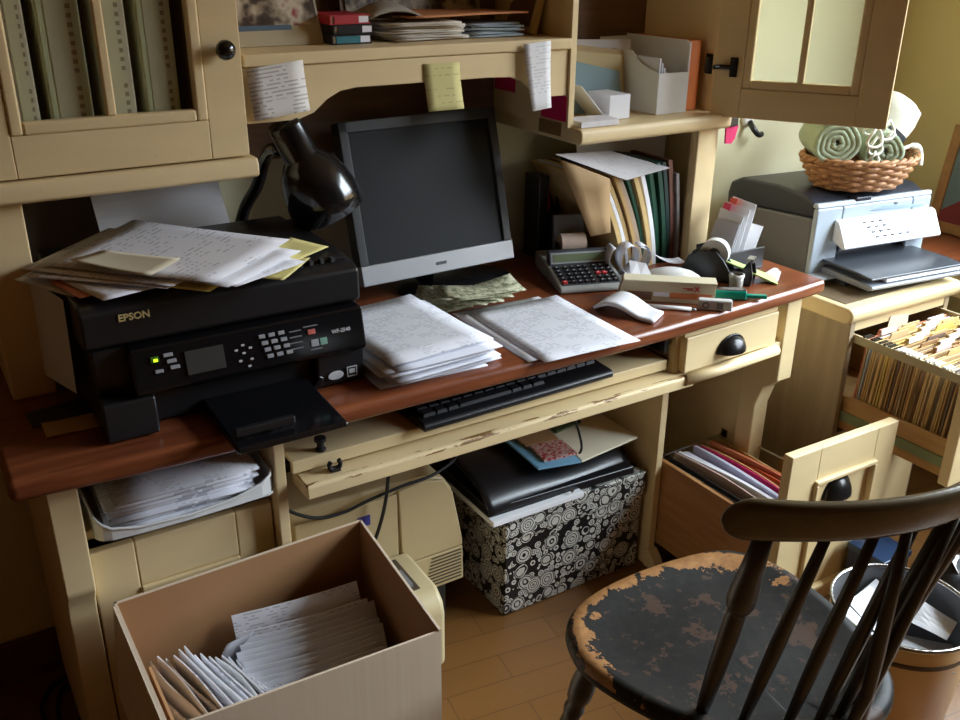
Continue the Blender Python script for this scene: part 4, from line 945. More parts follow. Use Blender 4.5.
lay('magazine', 'dark green magazine on the rear of the cream board', 'magazine', [(1.215, 1.585), (1.30, 1.60), (1.30, 1.74), (1.22, 1.735)], .358, .005, plain('dark_green_cover', S(60, 72, 40), .5))

# ================================================================== KEYBOARD
kb = thing('keyboard', 'black computer keyboard on the pull-out tray under the desktop edge', 'keyboard', (.905, 1.356, .6435), math.radians(1.5))
obj('body', MB().prism([(-.072, .0004), (-.074, .010), (-.068, .016), (.070, .026), (.074, .0004)], -.215, .215, 'x'), BLACKP, kb, bevel=.003, local=True)
for r in range(5):
    y0 = -.052+r*.0215; x = -.205
    ws = [.024]*17 if r else [.028, .024, .024, .115, .024, .024, .028]
    kx = []
    for w_ in ws:
        if x+w_ > .207: break
        kx.append((x, w_)); x += w_
    rowm = MB()
    for x0_, w_ in kx:
        z_ = .0165+(y0+.068)*.0725
        rowm.hexa([(x0_+.001, y0, z_), (x0_+w_-.001, y0, z_), (x0_+w_-.001, y0+.0195, z_+.0015), (x0_+.001, y0+.0195, z_+.0015)], [(x0_+.003, y0+.002, z_+.006), (x0_+w_-.003, y0+.002, z_+.006), (x0_+w_-.003, y0+.0175, z_+.0075), (x0_+.003, y0+.0175, z_+.0075)])
    obj('key_row', rowm, plain('black_key', S(34, 34, 37), .45), kb, local=True)

# ================================================================== CARDBOARD BOX WITH ENVELOPES
def cardboard():
    n = NT('corrugated_card'); v = n.mapping()
    f = n.noise(n.mapping((140, 140, 1.2)), 1.0, 2); g_ = n.noise(v, 6, 3)
    col = n.mix(f, S(214, 192, 164), S(224, 206, 180)); col = n.mix(n.math('MULTIPLY', g_, .35), col, S(204, 178, 148))
    n.bump(f, .12, .001); return n.done(col, .8)
CARD = cardboard()
CARDI = plain('shaded_inner_card', S(158, 116, 76), .85, nscale=14)  # same card; shade inside the box put into a darker brown
bx = thing('cardboard_box', 'open cardboard box full of envelopes in front of the left pedestal', 'box', (.36, 1.13, 0))
BLc, BRc, FRc, FLc = Vector((.152, 1.279, 0)), Vector((.571, 1.291, 0)), Vector((.546, .968, 0)), Vector((.152, .985, 0))
HB = .502
def wall(a, b, h0, h1, t=.004):
    d = (b-a).normalized(); nn = Vector((-d.y, d.x, 0))*t
    m = MB(); N = 8
    base = [a, b, b+nn, a+nn]
    m.hexa([p+Vector((0, 0, h0)) for p in base], [p+Vector((0, 0, h1)) for p in base]); return m
wb = wall(FLc, FRc, .001, HB-.004)
obj('front_wall', wb, CARD, bx); obj('side_wall', wall(FRc, BRc, .001, HB), CARD, bx); obj('back_wall', wall(BRc, BLc, .001, HB), CARD, bx); obj('side_wall', wall(BLc, FLc, .001, HB), CARD, bx)
obj('bottom', MB().hexa([p+Vector((0, 0, .001)) for p in (FLc, FRc, BRc, BLc)], [p+Vector((0, 0, .005)) for p in (FLc, FRc, BRc, BLc)]), CARD, bx)
for a_, b_ in ((FRc, BRc), (BRc, BLc), (BLc, FLc)):
    obj('inner_shade', MB().add([p_ for p_ in wall((a_+(b_-a_)*.012)+Vector((-(b_-a_).y, (b_-a_).x, 0)).normalized()*.0042, (b_-(b_-a_)*.012)+Vector((-(b_-a_).y, (b_-a_).x, 0)).normalized()*.0042, .006, HB-.0015, .0008).v], wall(a_, b_, 0, 1).f), CARDI, bx, label='darker brown inner face')
flp = MB().quad(FLc+Vector((-.001, .01, HB)), BLc+Vector((-.001, -.01, HB)), BLc+Vector((-.018, -.03, HB-.15)), FLc+Vector((-.018, .03, HB-.15)), .004, 2, 2)
obj('flap', flp, CARD, bx)
obj('flap', MB().quad(FLc+Vector((.016, .015, HB-.03)), FLc+Vector((.016, .16, HB-.03)), FLc+Vector((.009, .15, HB-.14)), FLc+Vector((.009, .03, HB-.14)), .004, 2, 2), plain('torn_card', S(186, 142, 98), .8), bx)
# back-right stack of envelopes leaning back in a row
YS = [1.262, 1.238]+[1.222-.0115*k for k in range(11)]
for i in range(13):
    f = i/12; y = YS[i]; zt = .402-.022*f; x0_ = .322-.035*f+rnd(-.005, .005)
    top = Vector((x0_, y, zt)); wd = Vector((.218+rnd(-.01, .008), -.030+rnd(-.006, .006), .004)); dn_ = Vector((0, -.040, -.095))
    if i == 0: top.z += .016
    lab = 'white window envelope in the leaning row at the right of the cardboard box'
    if i == 0: lab = 'tallest printed envelope at the back of the row in the cardboard box'
    if i == 1: lab = 'second printed envelope in the row at the right of the cardboard box'
    tag(obj('envelope', MB().quad(top+dn_, top+wd+dn_, top+wd, top, .0022, 4, 3, lift=lambda u, v, r=rnd(.001, .008): (0, -r*math.sin(PI*u), 0)), PRINT if i < 2 else ENV), lab, 'envelope', 'envelopes in the leaning row' if i > 1 else None)
for i in range(16):
    f = i/15; x = .172+.152*f; zt = .405+.022*math.sin(PI*min(1, f*1.6))-.055*max(0, f-.55)
    top = Vector((x, 1.215-.02*f+rnd(-.01, .012), zt+rnd(-.006, .006))); ln_ = Vector((.035+.01*f, -.155, -.012)); dn_ = Vector((-.004+.03*f, .004, -.13))
    tag(obj('envelope', MB().quad(top+dn_, top+ln_+dn_, top+ln_, top, .0022, 5, 3, lift=lambda u, v, r=rnd(-.006, .006): (r*math.sin(PI*u*1.5), 0, .004*math.sin(PI*u))), WHITE if i % 4 else PRINT), 'white envelope standing on edge in the bunch at the left of the cardboard box', 'envelope', 'envelopes in the upright bunch')
tag(obj('envelope', MB().sheet(lambda u, v: (.292+.05*u-.012*math.sin(PI*v), 1.225+.022*u-.03*v, .320+.10*v-.01*u), 6, 6, .002), plain('grey_envelope', S(150, 148, 152), .75), smooth=True), 'dark grey-white envelope between the two bunches in the cardboard box', 'envelope')

# ================================================================== FILE FOLDERS IN THE DESK FILE DRAWER
fcols = [(plain('pinkish_card', S(196, 172, 160), .75), 'pinkish grey folder, leftmost in the open desk file drawer'), (WHITE, 'white paper sheaf second from the left in the desk file drawer'), (ENV, 'thick white sheaf third from the left in the desk file drawer'),
    (plain('lilac_paper', S(206, 204, 226), .75), 'lilac-white folder in the middle of the desk file drawer'), (plain('lilac_paper', S(206, 204, 226), .75), 'lilac folder just left of the dark pink one in the desk file drawer'), (MAGENTA, 'dark pink folder in the desk file drawer'),
    (MANILA, 'manila folder right of the dark pink one in the desk file drawer'), (plain('red_orange_card', S(202, 88, 52), .65), 'red-orange folder in the desk file drawer'), (SALMON, 'salmon folder in the desk file drawer'), (ORANGE, 'orange folder near the right side of the desk file drawer'), (MANILA, 'manila folder furthest right in the desk file drawer')]
for i, (m, lab) in enumerate(fcols):
    x = 1.460+i*.0145; zt = .300+.006*math.sin(i*1.7)
    y1 = 1.445-.004*(i % 3); y0 = 1.108+.012*((i*5) % 4)
    L1 = [(x, .075), (x+.001, .20), (x+.006, zt)]
    o = MB().sheet(lambda u, v, x=x, zt=zt, y0=y0, y1=y1, i=i: (x+.010*v*v+.006*math.sin(PI*u+i)*v, y0+(y1-y0)*u, .0745+(zt-.0745)*v+.008*v*math.sin(PI*(u+.2*(i % 2)))), 8, 6, .009 if i in (1, 2, 4) else .0045)
    tag(obj('file_folder', o, m, smooth=False), lab, 'folder')
hf = MB().sheet(lambda u, v: (1.4385+.010*v, 1.10+.34*u, .12+.178*v), 4, 3, .002)
tag(obj('hanging_folder', hf, plain('black_folder', S(24, 24, 26), .6)), 'black hanging folder against the left side of the desk file drawer', 'folder')

# ================================================================== FILE CABINET ON THE RIGHT
fc = thing('file_cabinet', 'cream wooden file cabinet right of the desk with its top drawer pulled out', 'file cabinet', (1.99, 1.48, 0))
CX0, CX1, CY0, CY1, CZ = 1.805, 2.180, 1.262, 1.74, .628
CREAMSH = wood('shaded_cream_wood', S(158, 138, 110), S(182, 162, 132), (14, 14, 1.2), .5)  # cream taken darker: shade of the cabinet sides put into the colour
obj('side_panel', B((CX0, CY0, .002), (CX0+.018, CY1, CZ)), CREAMSH, fc, bevel=.002)
obj('side_panel', B((CX1-.018, CY0, .002), (CX1, CY1, CZ)), CREAMSH, fc, bevel=.002)
obj('back_panel', B((CX0+.018, CY1-.012, .002), (CX1-.018, CY1, CZ)), CREAMSH, fc)
tp = MB().prism([(1.245, .650), (1.250, .664), (1.262, .668), (1.745, .668), (1.745, .628), (1.262, .628), (1.252, .634)], CX0-.022, CX1+.022, 'x')
top = obj('top', tp, CREAM, fc, bevel=.008)
obj('inset_panel', B((CX0+.0, 1.285, .6675), (CX1-.0, 1.72, .6695)), plain('brown_inset', S(112, 96, 74), .3), top)
obj('top_rail', B((CX0+.018, 1.264, .606), (CX1-.018, 1.28, .628)), CREAM, fc)
obj('middle_rail', B((CX0+.018, 1.264, .315), (CX1-.018, 1.28, .338)), CREAMSH, fc)
ldr = obj('lower_drawer', MB().box((CX0+.021, 1.252, .05), (CX1-.021, 1.272, .312)), CREAM, fc, bevel=.003)
cup_pull(ldr, (1.99, 1.251, .20), (1, 0, 0))
dr = MB()
dr.box((CX0+.024, .985, .352), (CX0+.036, 1.66, .437)); dr.box((CX1-.036, .985, .352), (CX1-.024, 1.66, .437))
dr.box((CX0+.036, .985, .352), (CX1-.036, 1.66, .358))
udr = obj('upper_drawer', dr, OAKD, fc, label='brown wooden drawer pulled out')
uf = MB().box((CX0+.004, .960, .345), (CX1-.004, .985, .628))
obj('drawer_front', uf, CREAM, udr, bevel=.003)
obj('drawer_slide', B((CX0+.0185, .99, .376), (CX0+.0238, 1.30, .400)), plain('green_slide', S(136, 150, 110), .4), udr, label='greenish metal drawer slide')
for a_, b_ in ((CX0+.018, CX0+.024), (CX1-.024, CX1-.018)): obj('hanging_rail', B((a_, .986, .578), (b_, 1.62, .598)), plain('beige_rail', S(186, 172, 136), .4), udr)
cup_pull(udr, (1.99, .9595, .50), (1, 0, 0))
FM = [MANILA, TAN, MANILA, plain('brown_folder', S(160, 122, 80), .75), MANILA, plain('buff_folder', S(204, 176, 130), .75), plain('dark_folder', S(122, 98, 82), .75)]
tabm = [WHITE, plain('pink_label', S(232, 196, 192), .7), plain('cream_label', S(238, 230, 208), .7)]
NF = 40
for i in range(NF):
    y = 1.252-i*.00655; m = FM[(i*5+i//3) % 7]
    lab, grp = 'file folder hanging among the many in the packed top drawer of the file cabinet', 'folders in the cabinet drawer'
    if i == 2: m = plain('pale_blue_paper', S(206, 212, 226), .75); lab = 'bluish-white folder near the back of the open cabinet drawer'; grp = None
    if i == 9: m = plain('bright_yellow_card', S(226, 202, 110), .7); lab = 'bright yellow folder among the tan ones in the cabinet drawer'; grp = None
    if i == 0: m = SALMON; lab = 'salmon folder at the very back of the open cabinet drawer'; grp = None
    zt = .592+rnd(-.004, .006); le = rnd(-.004, .004); lean = .014+rnd(-.004, .004); x0_, x1_ = CX0+.040, CX1-.040
    o = thing('file_folder', lab, 'folder', (1.99, y, .437), 0, grp)
    tx = x0_+.03+(i*.085) % .21; th_ = .0032
    poly = [(x0_, .3585), (x1_, .3585), (x1_, zt), (min(tx+.07, x1_), zt), (min(tx+.066, x1_-.002), zt+.013), (tx+.004, zt+.013), (tx, zt), (x0_, zt-.001)]
    mb = MB().prism(poly, 0, th_, 'y')
    mb.v = [(a, b+y-lean*((c-.3585)/.24)**1.3+le, c) for a, b, c in mb.v]
    obj('cover', mb, m, o)
    if i % 2 == 0:
        yy_ = y-lean+le-.0012
        obj('tab_label', MB().box((tx+.006, yy_-.004, zt+.001), (tx+.060, yy_, zt+.014)), tabm[(i//2) % 3], o, label='paper label on the tab')
    hk_ = MB().box((CX0+.0195, y-lean+le, .5985), (x0_+.006, y-lean+le+.003, .6015))
    obj('hook', hk_, WHITEP if i > 12 else BRONZE, o)
tag(obj('paper_sheet', MB().quad((1.93, 1.262, .50), (2.03, 1.262, .50), (2.02, 1.262, .612), (1.95, 1.262, .618), .001, 2, 2), plain('cream_tab', S(224, 212, 180), .7)), 'cream paper sticking up behind the folders in the cabinet drawer', 'paper')

# ================================================================== GREY PRINTER ON THE CABINET
hp = thing('office_printer', 'grey and white all-in-one printer on the file cabinet', 'printer', (2.056, 1.430, .6697), math.radians(-7))
HPL = plain('pale_grey_shell', S(172, 184, 194), .35); HPG = plain('mid_grey_shell', S(104, 104, 108), .5); HPD = plain('slate_lid', S(42, 46, 56), .4)
W_ = .190
obj('left_side', MB().prism([(.012, .006), (.33, .0005), (.33, .112), (.29, .124), (.012, .150)], -W_, -W_+.03, 'x'), HPG, hp, bevel=.006, local=True)
obj('right_side', MB().prism([(.012, .006), (.33, .0005), (.33, .112), (.29, .124), (.012, .150)], W_-.03, W_, 'x'), HPG, hp, bevel=.006, local=True)
obj('rear_shell', MB().box((-W_+.03, .14, .0005), (W_-.03, .328, .118)).box((-W_+.03, .02, .0005), (W_-.03, .14, .018)).box((-W_+.03, .02, .105), (W_-.03, .14, .150)), plain('dark_inner_shell', S(40, 42, 46), .5), hp, local=True)
fp = MB()
fp.box((-W_, -.004, .001), (-W_+.082, .012, .176)); fp.box((W_-.065, -.004, .001), (W_, .012, .176)); fp.box((-W_+.082, -.004, .118), (W_-.065, .012, .176))
obj('front_fascia', fp, HPL, hp, bevel=.005, local=True, label='pale grey front frame')
cpn = MB().prism([(-.004, .146), (-.004, .092), (-.044, .078), (-.050, .084), (-.018, .142)], -W_+.058, W_+.006, 'x')
pn_ = obj('control_panel', cpn, plain('white_panel', S(236, 238, 240), .3), hp, bevel=.006, local=True, label='white tilted control panel')
bt = MB()
tilt = math.atan2(.038, .054)
for i in range(4):
    for j in range(3 if i < 3 else 5):
        px, py, pz = -.05+j*.026+i*.010, -.0215-.0063*i, .136-.0115*i
        bt.box((px-.0045, py-.0035, pz-.003), (px+.0045, py, pz+.001))
obj('panel_button', bt, plain('grey_button', S(120, 122, 130), .4), pn_, local=True)
obj('red_print', MB().box((.03, -.0208, .133), (.075, -.0192, .136)), plain('dull_red_print', S(190, 110, 100), .5), pn_, local=True)
obj('blue_band', MB().hexa([(-.02, -.0065, .158), (.16, -.0065, .150), (.16, -.004, .150), (-.02, -.004, .158)], [(.02, -.0065, .166), (.16, -.0065, .156), (.16, -.004, .156), (.02, -.004, .166)]), plain('grey_blue_band', S(150, 170, 190), .3), hp, local=True)
obj('lettering', MB().text('hp', .013, frame((.065, -.0048, .168), (1, 0, 0), (0, -1, 0))), plain('grey_logo', S(110, 114, 124), .4), hp, local=True)
lid = MB().prism([(.012, .151), (.013, .184), (.05, .200), (.15, .205), (.285, .194), (.325, .176), (.334, .145), (.331, .113), (.29, .125)], -W_+.002, W_-.01, 'x')
ldo = obj('scanner_lid', lid, HPD, hp, bevel=.008, local=True, label='slate grey scanner lid')
obj('lid_grip', MB().box((-.07, -.004, .183), (-.02, .02, .194)), HPD, ldo, bevel=.003, local=True)
obj('front_lip', MB().prism([(-.004, .176), (.016, .176), (.016, .186), (.0, .189)], -W_, W_, 'x'), HPL, hp, bevel=.004, local=True)
obj('cartridge_bay', MB().box((-.12, .02, .03), (.13, .07, .10)), plain('bay_black', S(22, 22, 24), .4), hp, local=True)
ml_ = MB()
for i in range(5): ml_.box((-.13+i*.022, .012, .055), (-.118+i*.022, .022, .068))
obj('bay_detail', ml_, GREYP, hp, local=True)
ts = MB().prism([(.05, .012), (-.155, .012), (-.168, .018), (-.168, .026), (.05, .030)], -.150, .150, 'x')
tro = obj('paper_tray', ts, plain('grey_tray', S(150, 156, 166), .35), hp, bevel=.004, local=True)
obj('tray_support', MB().box((-.145, -.08, .0003), (.155, .05, .0125)), DGREY, tro, local=True)
obj('tray_lid', MB().prism([(.05, .040), (-.120, .043), (-.165, .040), (-.165, .045), (-.120, .049), (.05, .048)], -.152, .150, 'x'), plain('slate_tray', S(64, 68, 74), .3), tro, bevel=.002, local=True)
lou = MB()
for i in range(5): lou.box((-.205, -.030-.006*i, .001+.003*i), (-.152, -.004, .003+.003*i))
obj('louvre', lou, HPL, hp, local=True)
paperloc = Matrix.Translation((2.056, 1.430, .6697)) @ Matrix.Rotation(math.radians(-7), 4, 'Z')
tag(obj('paper_stack', MB().box((-.10, -.163, .0305), (.148, .03, .0385), paperloc), WHITE), 'white paper stack in the output tray of the grey printer', 'paper')

# ================================================================== BASKET WITH YARN
bk = thing('wicker_basket', 'brown wicker basket on top of the grey printer', 'basket', (2.06, 1.52, .878))
WICK = wood('wicker', S(136, 88, 50), S(204, 152, 100), (30, 30, 30), .5)
BC = Vector((2.058, 1.500, .8757)); Rb = Matrix.Rotation(math.radians(-14), 4, 'Z')
def brad(f): return .106+.042*f**.8, .076+.028*f**.8
def bpt(a, f, off=0.0):
    rx, ry = brad(f); p = Rb @ Vector(((rx+off)*math.cos(a), (ry+off)*math.sin(a), (.004+.064*f))); return BC+p
wv = MB(); NS = 22
for r in range(9):
    f = r/8; pts = []
    for k in range(NS*4+1):
        a = 2*PI*k/(NS*4); pts.append(bpt(a, f, .0055*math.sin(k/4*PI+(PI if r % 2 else 0))))
    wv.tube(pts, .0058, 6, cap=False)
obj('weave', wv, WICK, bk, smooth=True)
st_ = MB()
for k in range(NS): st_.tube([bpt(2*PI*k/NS, f) for f in (0, .5, 1)], .0036, 5)
obj('stakes', st_, WICK, bk, smooth=True)
rim = MB()
for ph in (0, PI): rim.tube([bpt(2*PI*k/120, 1.08, .004*math.cos(k*.8+ph))+Vector((0, 0, .004*math.sin(k*.8+ph))) for k in range(121)], .0055, 6, cap=False)
obj('rim', rim, WICK, bk, smooth=True)
obj('bottom', MB().lathe([(.001, .0), (1, .0), (1, .004), (.001, .004)], BC+Vector((0, 0, .0002)), 40, Rb @ Matrix.Diagonal((.106, .076, 1, 1))), WICK, bk)
YG = plain('sage_green_knit', S(160, 172, 144), .95, var=.22, nscale=150, bump=.9, bscale=180)
YW = plain('cream_white_yarn', S(228, 226, 210), .9, var=.06, nscale=80, bump=.4, bscale=200)
def roll(name, lab, cat, c, r, L, rz, m, turns=4.0):
    """rolled-up knitting: a spiral strip extruded along its axis"""
    n = 72; Rz = Matrix.Rotation(rz, 4, 'Z')
    def fn(u, v):
        a = u*turns*2*PI; rr = .006+(r-.006)*u
        rr += .0016*math.sin(a*5+v*9)
        edge = 0
        a += 2.2
        return Vector(c)+Rz @ Vector((rr*math.cos(a)*1.05, (v-.5)*L+edge, rr*math.sin(a)))
    return tag(obj(name, MB().sheet(fn, n*2, 6, r/turns*.80), m, smooth=True), lab, cat)
roll('knitting_roll', 'rolled sage green knitting at the left end of the basket', 'knitting', (1.972, 1.535, .992), .053, .15, -.62, YG, 4.0)
roll('knitting_roll', 'rolled sage green knitting on the right side of the basket', 'knitting', (2.102, 1.478, .966), .047, .13, -.75, YG, 3.5)
lpz = MB()
for k, (dx, dz, r) in enumerate(((-.022, .02, .024), (.012, .03, .023), (.03, .01, .02), (-.005, .0, .022), (.0, -.025, .014), (.02, -.008, .018), (-.018, .035, .016), (.04, .03, .015))):
    o_ = Vector((2.034+dx*1.4, 1.425+.004*k, .985+dz*1.2))
    lpz.tube([o_+Vector((r*math.cos(t), .006*math.sin(2*t), r*math.sin(t))) for t in [2*PI*i/20 for i in range(21)]], .0036, 6, cap=False)
lpz.tube(spline([(2.07, 1.455, .975), (2.07, 1.48, .965), (2.07, 1.53, .96)], 5), .010, 8)
tag(obj('yarn_skein', lpz, YW, smooth=True), 'white yarn loops between the two green knitting rolls', 'yarn')
cnA, cnB = Vector((2.165, 1.555, .960)), Vector((2.225, 1.520, 1.060)); qc = (cnB-cnA).normalized().to_track_quat('Z', 'Y').to_matrix().to_4x4()
yc = thing('yarn_ball', 'white yarn cone with a black label at the right of the basket', 'yarn', (2.19, 1.54, .95))
obj('yarn', MB().lathe([(.01, 0), (.060, .004), (.065, .03), (.062, .09), (.052, .125), (.03, .134), (.006, .134)], cnA, 28, qc), YW, yc, smooth=True)
obj('label', MB().lathe([(.0658, .03), (.0645, .058)], cnA, 28, qc, cap=False), plain('yarn_label', S(40, 44, 52), .6), yc, smooth=True)
tag(obj('yarn_tail', MB().tube(spline([(2.155, 1.460, .955), (2.180, 1.452, .966), (2.205, 1.444, .964), (2.215, 1.440, .945), (2.218, 1.438, .918)], 6), [.005]*8+[.008]*17, 8), YW, smooth=True), 'white yarn end hanging over the right rim of the basket', 'yarn')

# ================================================================== RIGHT-HAND DESK AND PICTURE
rd = thing('side_table', 'reddish brown side table along the right wall behind the grey printer', 'table', (2.47, 1.35, 0))
obj('tabletop', B((2.345, .95, .636), (2.595, 1.80, .668)), DESKTOP, rd, bevel=.010)
obj('apron', B((2.365, .97, .56), (2.38, 1.78, .6355)), CREAM, rd, bevel=.003)
for (x, y) in ((2.365, .97), (2.365, 1.745), (2.55, .97), (2.55, 1.745)): obj('leg', B((x, y, .001), (x+.035, y+.035, .56)), CREAM, rd, bevel=.003)
for (x, y) in (): pass
obj('apron', B((2.40, 1.765, .56), (2.55, 1.775, .6355)), CREAM, rd)
pcf = thing('picture_frame', 'framed picture leaning against the right wall on the side table', 'picture', (2.54, 1.47, .6685))
MP = Matrix.Translation((2.545, 1.36, .6695)) @ Matrix.Rotation(math.radians(9), 4, 'Y')
pf_ = MB()
PW, PH = .235, .30
for a, b in (((0, 0, 0), (.018, .03, PH)), ((0, PW-.03, 0), (.018, PW, PH)), ((0, .03, 0), (.018, PW-.03, .03)), ((0, .03, PH-.03), (.018, PW-.03, PH))): pf_.box(a, b, MP)
obj('frame', pf_, wood('honey_frame', S(160, 112, 58), S(190, 140, 80), (8, 8, 8), .4), pcf, bevel=.003)
obj('picture', MB().box((.004, .03, .03), (.010, PW-.03, PH-.03), MP), plain('blue_grey_print', S(110, 132, 136), .3), pcf)
obj('red_area', MB().prism([(.03, .03), (.205, .03), (.205, .06), (.15, .10), (.09, .085), (.03, .12)], .0025, .0045, 'x', MP), plain('dark_red_print', S(138, 44, 40), .4), pcf)

# ================================================================== WASTE BIN AND BAGS
wb_ = thing('waste_bin', 'tan round waste bin with a metal rim behind the chair', 'bin', (1.435, .79, 0))
BCc = Vector((1.435, .79, .001))
BIN = wood('bin_veneer', S(208, 166, 106), S(226, 190, 132), (3, 3, 1), .4)
obj('body', MB().lathe([(.002, 0), (.105, 0), (.128, .294)], BCc, 48, cap=False), BIN, wb_, smooth=True)
obj('rim', MB().lathe([(.1290, .292), (.1300, .299), (.1245, .300), (.1238, .294)], BCc, 48, cap=False), STEEL, wb_, smooth=True)
obj('band', MB().lathe([(.1262, .252), (.1270, .256), (.1270, .260), (.1258, .262)], BCc, 48, cap=False), plain('dark_band', S(80, 60, 40), .5), wb_, smooth=True)
obj('liner', MB().lathe([(.1255, .296), (.118, .20), (.108, .09), (.002, .085)], BCc, 40, cap=False), plain('grey_liner', S(92, 92, 94), .45), wb_, smooth=True)
def scrap(lab, p, w_, h_, rz, tx, ty, m=WHITE, seed=0, nm='paper_scrap'):
    R = Matrix.Translation(p) @ Euler((tx, ty, rz)).to_matrix().to_4x4()
    rs = random.Random(seed); a0 = rs.uniform(0, 6)
    tag(obj(nm, MB().sheet(lambda u, v: R @ Vector(((u-.5)*w_, (v-.5)*h_, .008*math.sin(a0+4*u)*math.cos(3*v))), 5, 5, .0008, (w_, h_)), m), lab, 'paper')
scrap('white printed paper leaning at the left inside the waste bin', (1.375, .80, .235), .085, .13, .5, .5, .3, PRINT, 1)
scrap('white paper lying at the back of the waste bin', (1.455, .855, .25), .10, .07, .1, .35, -.1, WHITE, 2)
scrap('grey lined paper lying at the front of the waste bin', (1.445, .735, .215), .12, .10, .6, -.2, .1, plain('grey_lined', S(150, 150, 152), .7), 3)
scrap('white torn paper at the right inside the waste bin', (1.505, .78, .25), .05, .10, .2, .2, -.5, WHITE, 4)
tb = thing('tote_box', 'dark blue box on the floor between the waste bin and the cabinet drawer', 'box', (1.70, 1.0, 0))
obj('body', B((1.625, .955, .001), (1.715, 1.045, .205)), plain('navy_card', S(28, 36, 70), .4), tb, bevel=.004)
obj('lid', B((1.622, .952, .205), (1.718, 1.048, .222)), plain('blue_lid', S(30, 52, 84), .35), tb, bevel=.004, label='brighter blue lid')
bb_ = thing('black_bag', 'black bag with a silver clasp beside the dark blue box', 'bag', (1.77, .92, 0))
obj('body', MB().prism([(1.735, .001), (1.90, .001), (1.895, .15), (1.87, .195), (1.76, .195), (1.73, .15)], .86, .95, 'y'), plain('black_cloth', S(26, 27, 32), .6), bb_, bevel=.02)
obj('clasp', MB().tube(spline([(1.80, .858, .185), (1.80, .852, .165), (1.815, .852, .155), (1.83, .852, .165), (1.83, .858, .185)], 5), .003, 6), STEEL, bb_, smooth=True)
scrap('bright white paper sticking out of the black bag', (1.80, .925, .235), .10, .12, .5, .9, .1, WHITE, 5)
scrap('purple cloth tag beside the white paper in the black bag', (1.865, .91, .215), .07, .08, .2, .8, .3, plain('purple_cloth', S(76, 48, 130), .7), 6, 'cloth_tag')

# ================================================================== WINDSOR CHAIR
ch = thing('windsor_chair', 'worn black spindle-back wooden chair facing the desk', 'chair', (.955, .660, 0), math.radians(-10))
def black_worn(name, edge=False):
    n = NT(name); v = n.mapping()
    f = n.noise(n.mapping((1, 1, 1)), 16, 5, .65); g_ = n.noise(v, 55, 4, .7)
    blk = n.mix(g_, S(12, 12, 12), S(44, 41, 36))
    brn = n.mix(g_, S(84, 52, 32), S(180, 130, 78))
    col = n.mix(n.math('MULTIPLY', n.math('GREATER_THAN', n.math('ADD', f, n.math('MULTIPLY', g_, .45)), .80), .55), blk, S(84, 60, 46))
    if edge:
        sep = n.n('ShaderNodeSeparateXYZ'); n.l(n.tc.outputs['Object'], sep.inputs[0])
        x2 = n.math('POWER', n.math('ABSOLUTE', n.math('DIVIDE', n.math('ADD', sep.outputs[0], .035), .225)), 2.6)
        y2 = n.math('POWER', n.math('MAXIMUM', n.math('DIVIDE', n.math('ADD', sep.outputs[1], -.09), .240), 0.0), 2.6)
        e = n.math('ADD', x2, y2)
        band = n.math('MULTIPLY', n.math('GREATER_THAN', n.math('ADD', e, n.math('ADD', n.math('MULTIPLY', n.math('SUBTRACT', f, .5), 1.2), n.math('MULTIPLY', n.math('SUBTRACT', g_, .5), .5))), .72),
                      n.math('LESS_THAN', n.math('ADD', e, n.math('MULTIPLY', n.math('SUBTRACT', g_, .5), .3)), 1.02))
        fr_ = n.math('GREATER_THAN', n.math('ADD', n.math('ADD', sep.outputs[1], -.14), n.math('MULTIPLY', n.math('SUBTRACT', f, .5), .5)), n.math('MULTIPLY', sep.outputs[0], .7))
        up = n.math('GREATER_THAN', sep.outputs[2], .428)
        col = n.mix(n.math('MULTIPLY', n.math('MULTIPLY', band, fr_), up), col, brn)
    n.bump(g_, .15, .001)
    return n.done(col, .34, 0, .5)
CHB = plain('olive_black_paint', S(92, 80, 58), .24, var=.2, nscale=40, bump=.1, bscale=120); CHS = black_worn('worn_black_seat', True); CHS.node_tree.nodes['Principled BSDF'].inputs['Roughness'].default_value = .5; CHS.node_tree.nodes['Principled BSDF'].inputs['Specular IOR Level'].default_value = .16
CHD = plain('dark_brown_black_paint', S(50, 42, 31), .36, var=.25, nscale=30)
full = [(-.02, .326, 0), (.06, .328, 0), (.115, .316, 0), (.158, .272, 0), (.180, .205, 0), (.186, .12, 0), (.178, .04, 0), (.158, -.03, 0), (.12, -.075, 0), (.07, -.098, 0), (.036, -.105, 0), (.030, -.125, 0), (0, -.130, 0),
        (-.030, -.125, 0), (-.036, -.105, 0), (-.085, -.096, 0), (-.14, -.062, 0), (-.182, -.005, 0), (-.222, .055, 0), (-.256, .130, 0), (-.262, .185, 0), (-.245, .240, 0), (-.205, .278, 0), (-.150, .302, 0), (-.08, .318, 0)]
ol = spline(full+[full[0]], 4)[:-1]
SCX, SCY = -.035, .11
seat = MB(); nO = len(ol)
prof = [(0.93, .408), (.985, .414), (1.0, .424), (.995, .436), (.965, .4445), (.90, .4425), (.80, .436), (.6, .431), (.35, .430), (.1, .431)]
vs = []
for sc, z in prof:
    for p in ol:
        saddle = 0
        vs.append((SCX+(p.x-SCX)*sc, SCY+(p.y-SCY)*sc, z+saddle))
fs = [(i*nO+k, i*nO+(k+1) % nO, (i+1)*nO+(k+1) % nO, (i+1)*nO+k) for i in range(len(prof)-1) for k in range(nO)]
fs += [tuple(range(nO))[::-1], tuple(range((len(prof)-1)*nO, len(prof)*nO))]
seat.add(vs, fs)
obj('seat', seat, CHS, ch, smooth=True, local=True, label='saddle seat with paint worn to bare wood along the front edge')
def crest(s): return -.157+1.35*s*s
ZT, ZB = .866, .806
cr = MB(); ring = []
SH = .236
samples = [-SH*math.cos(PI*i/60) for i in range(61)]
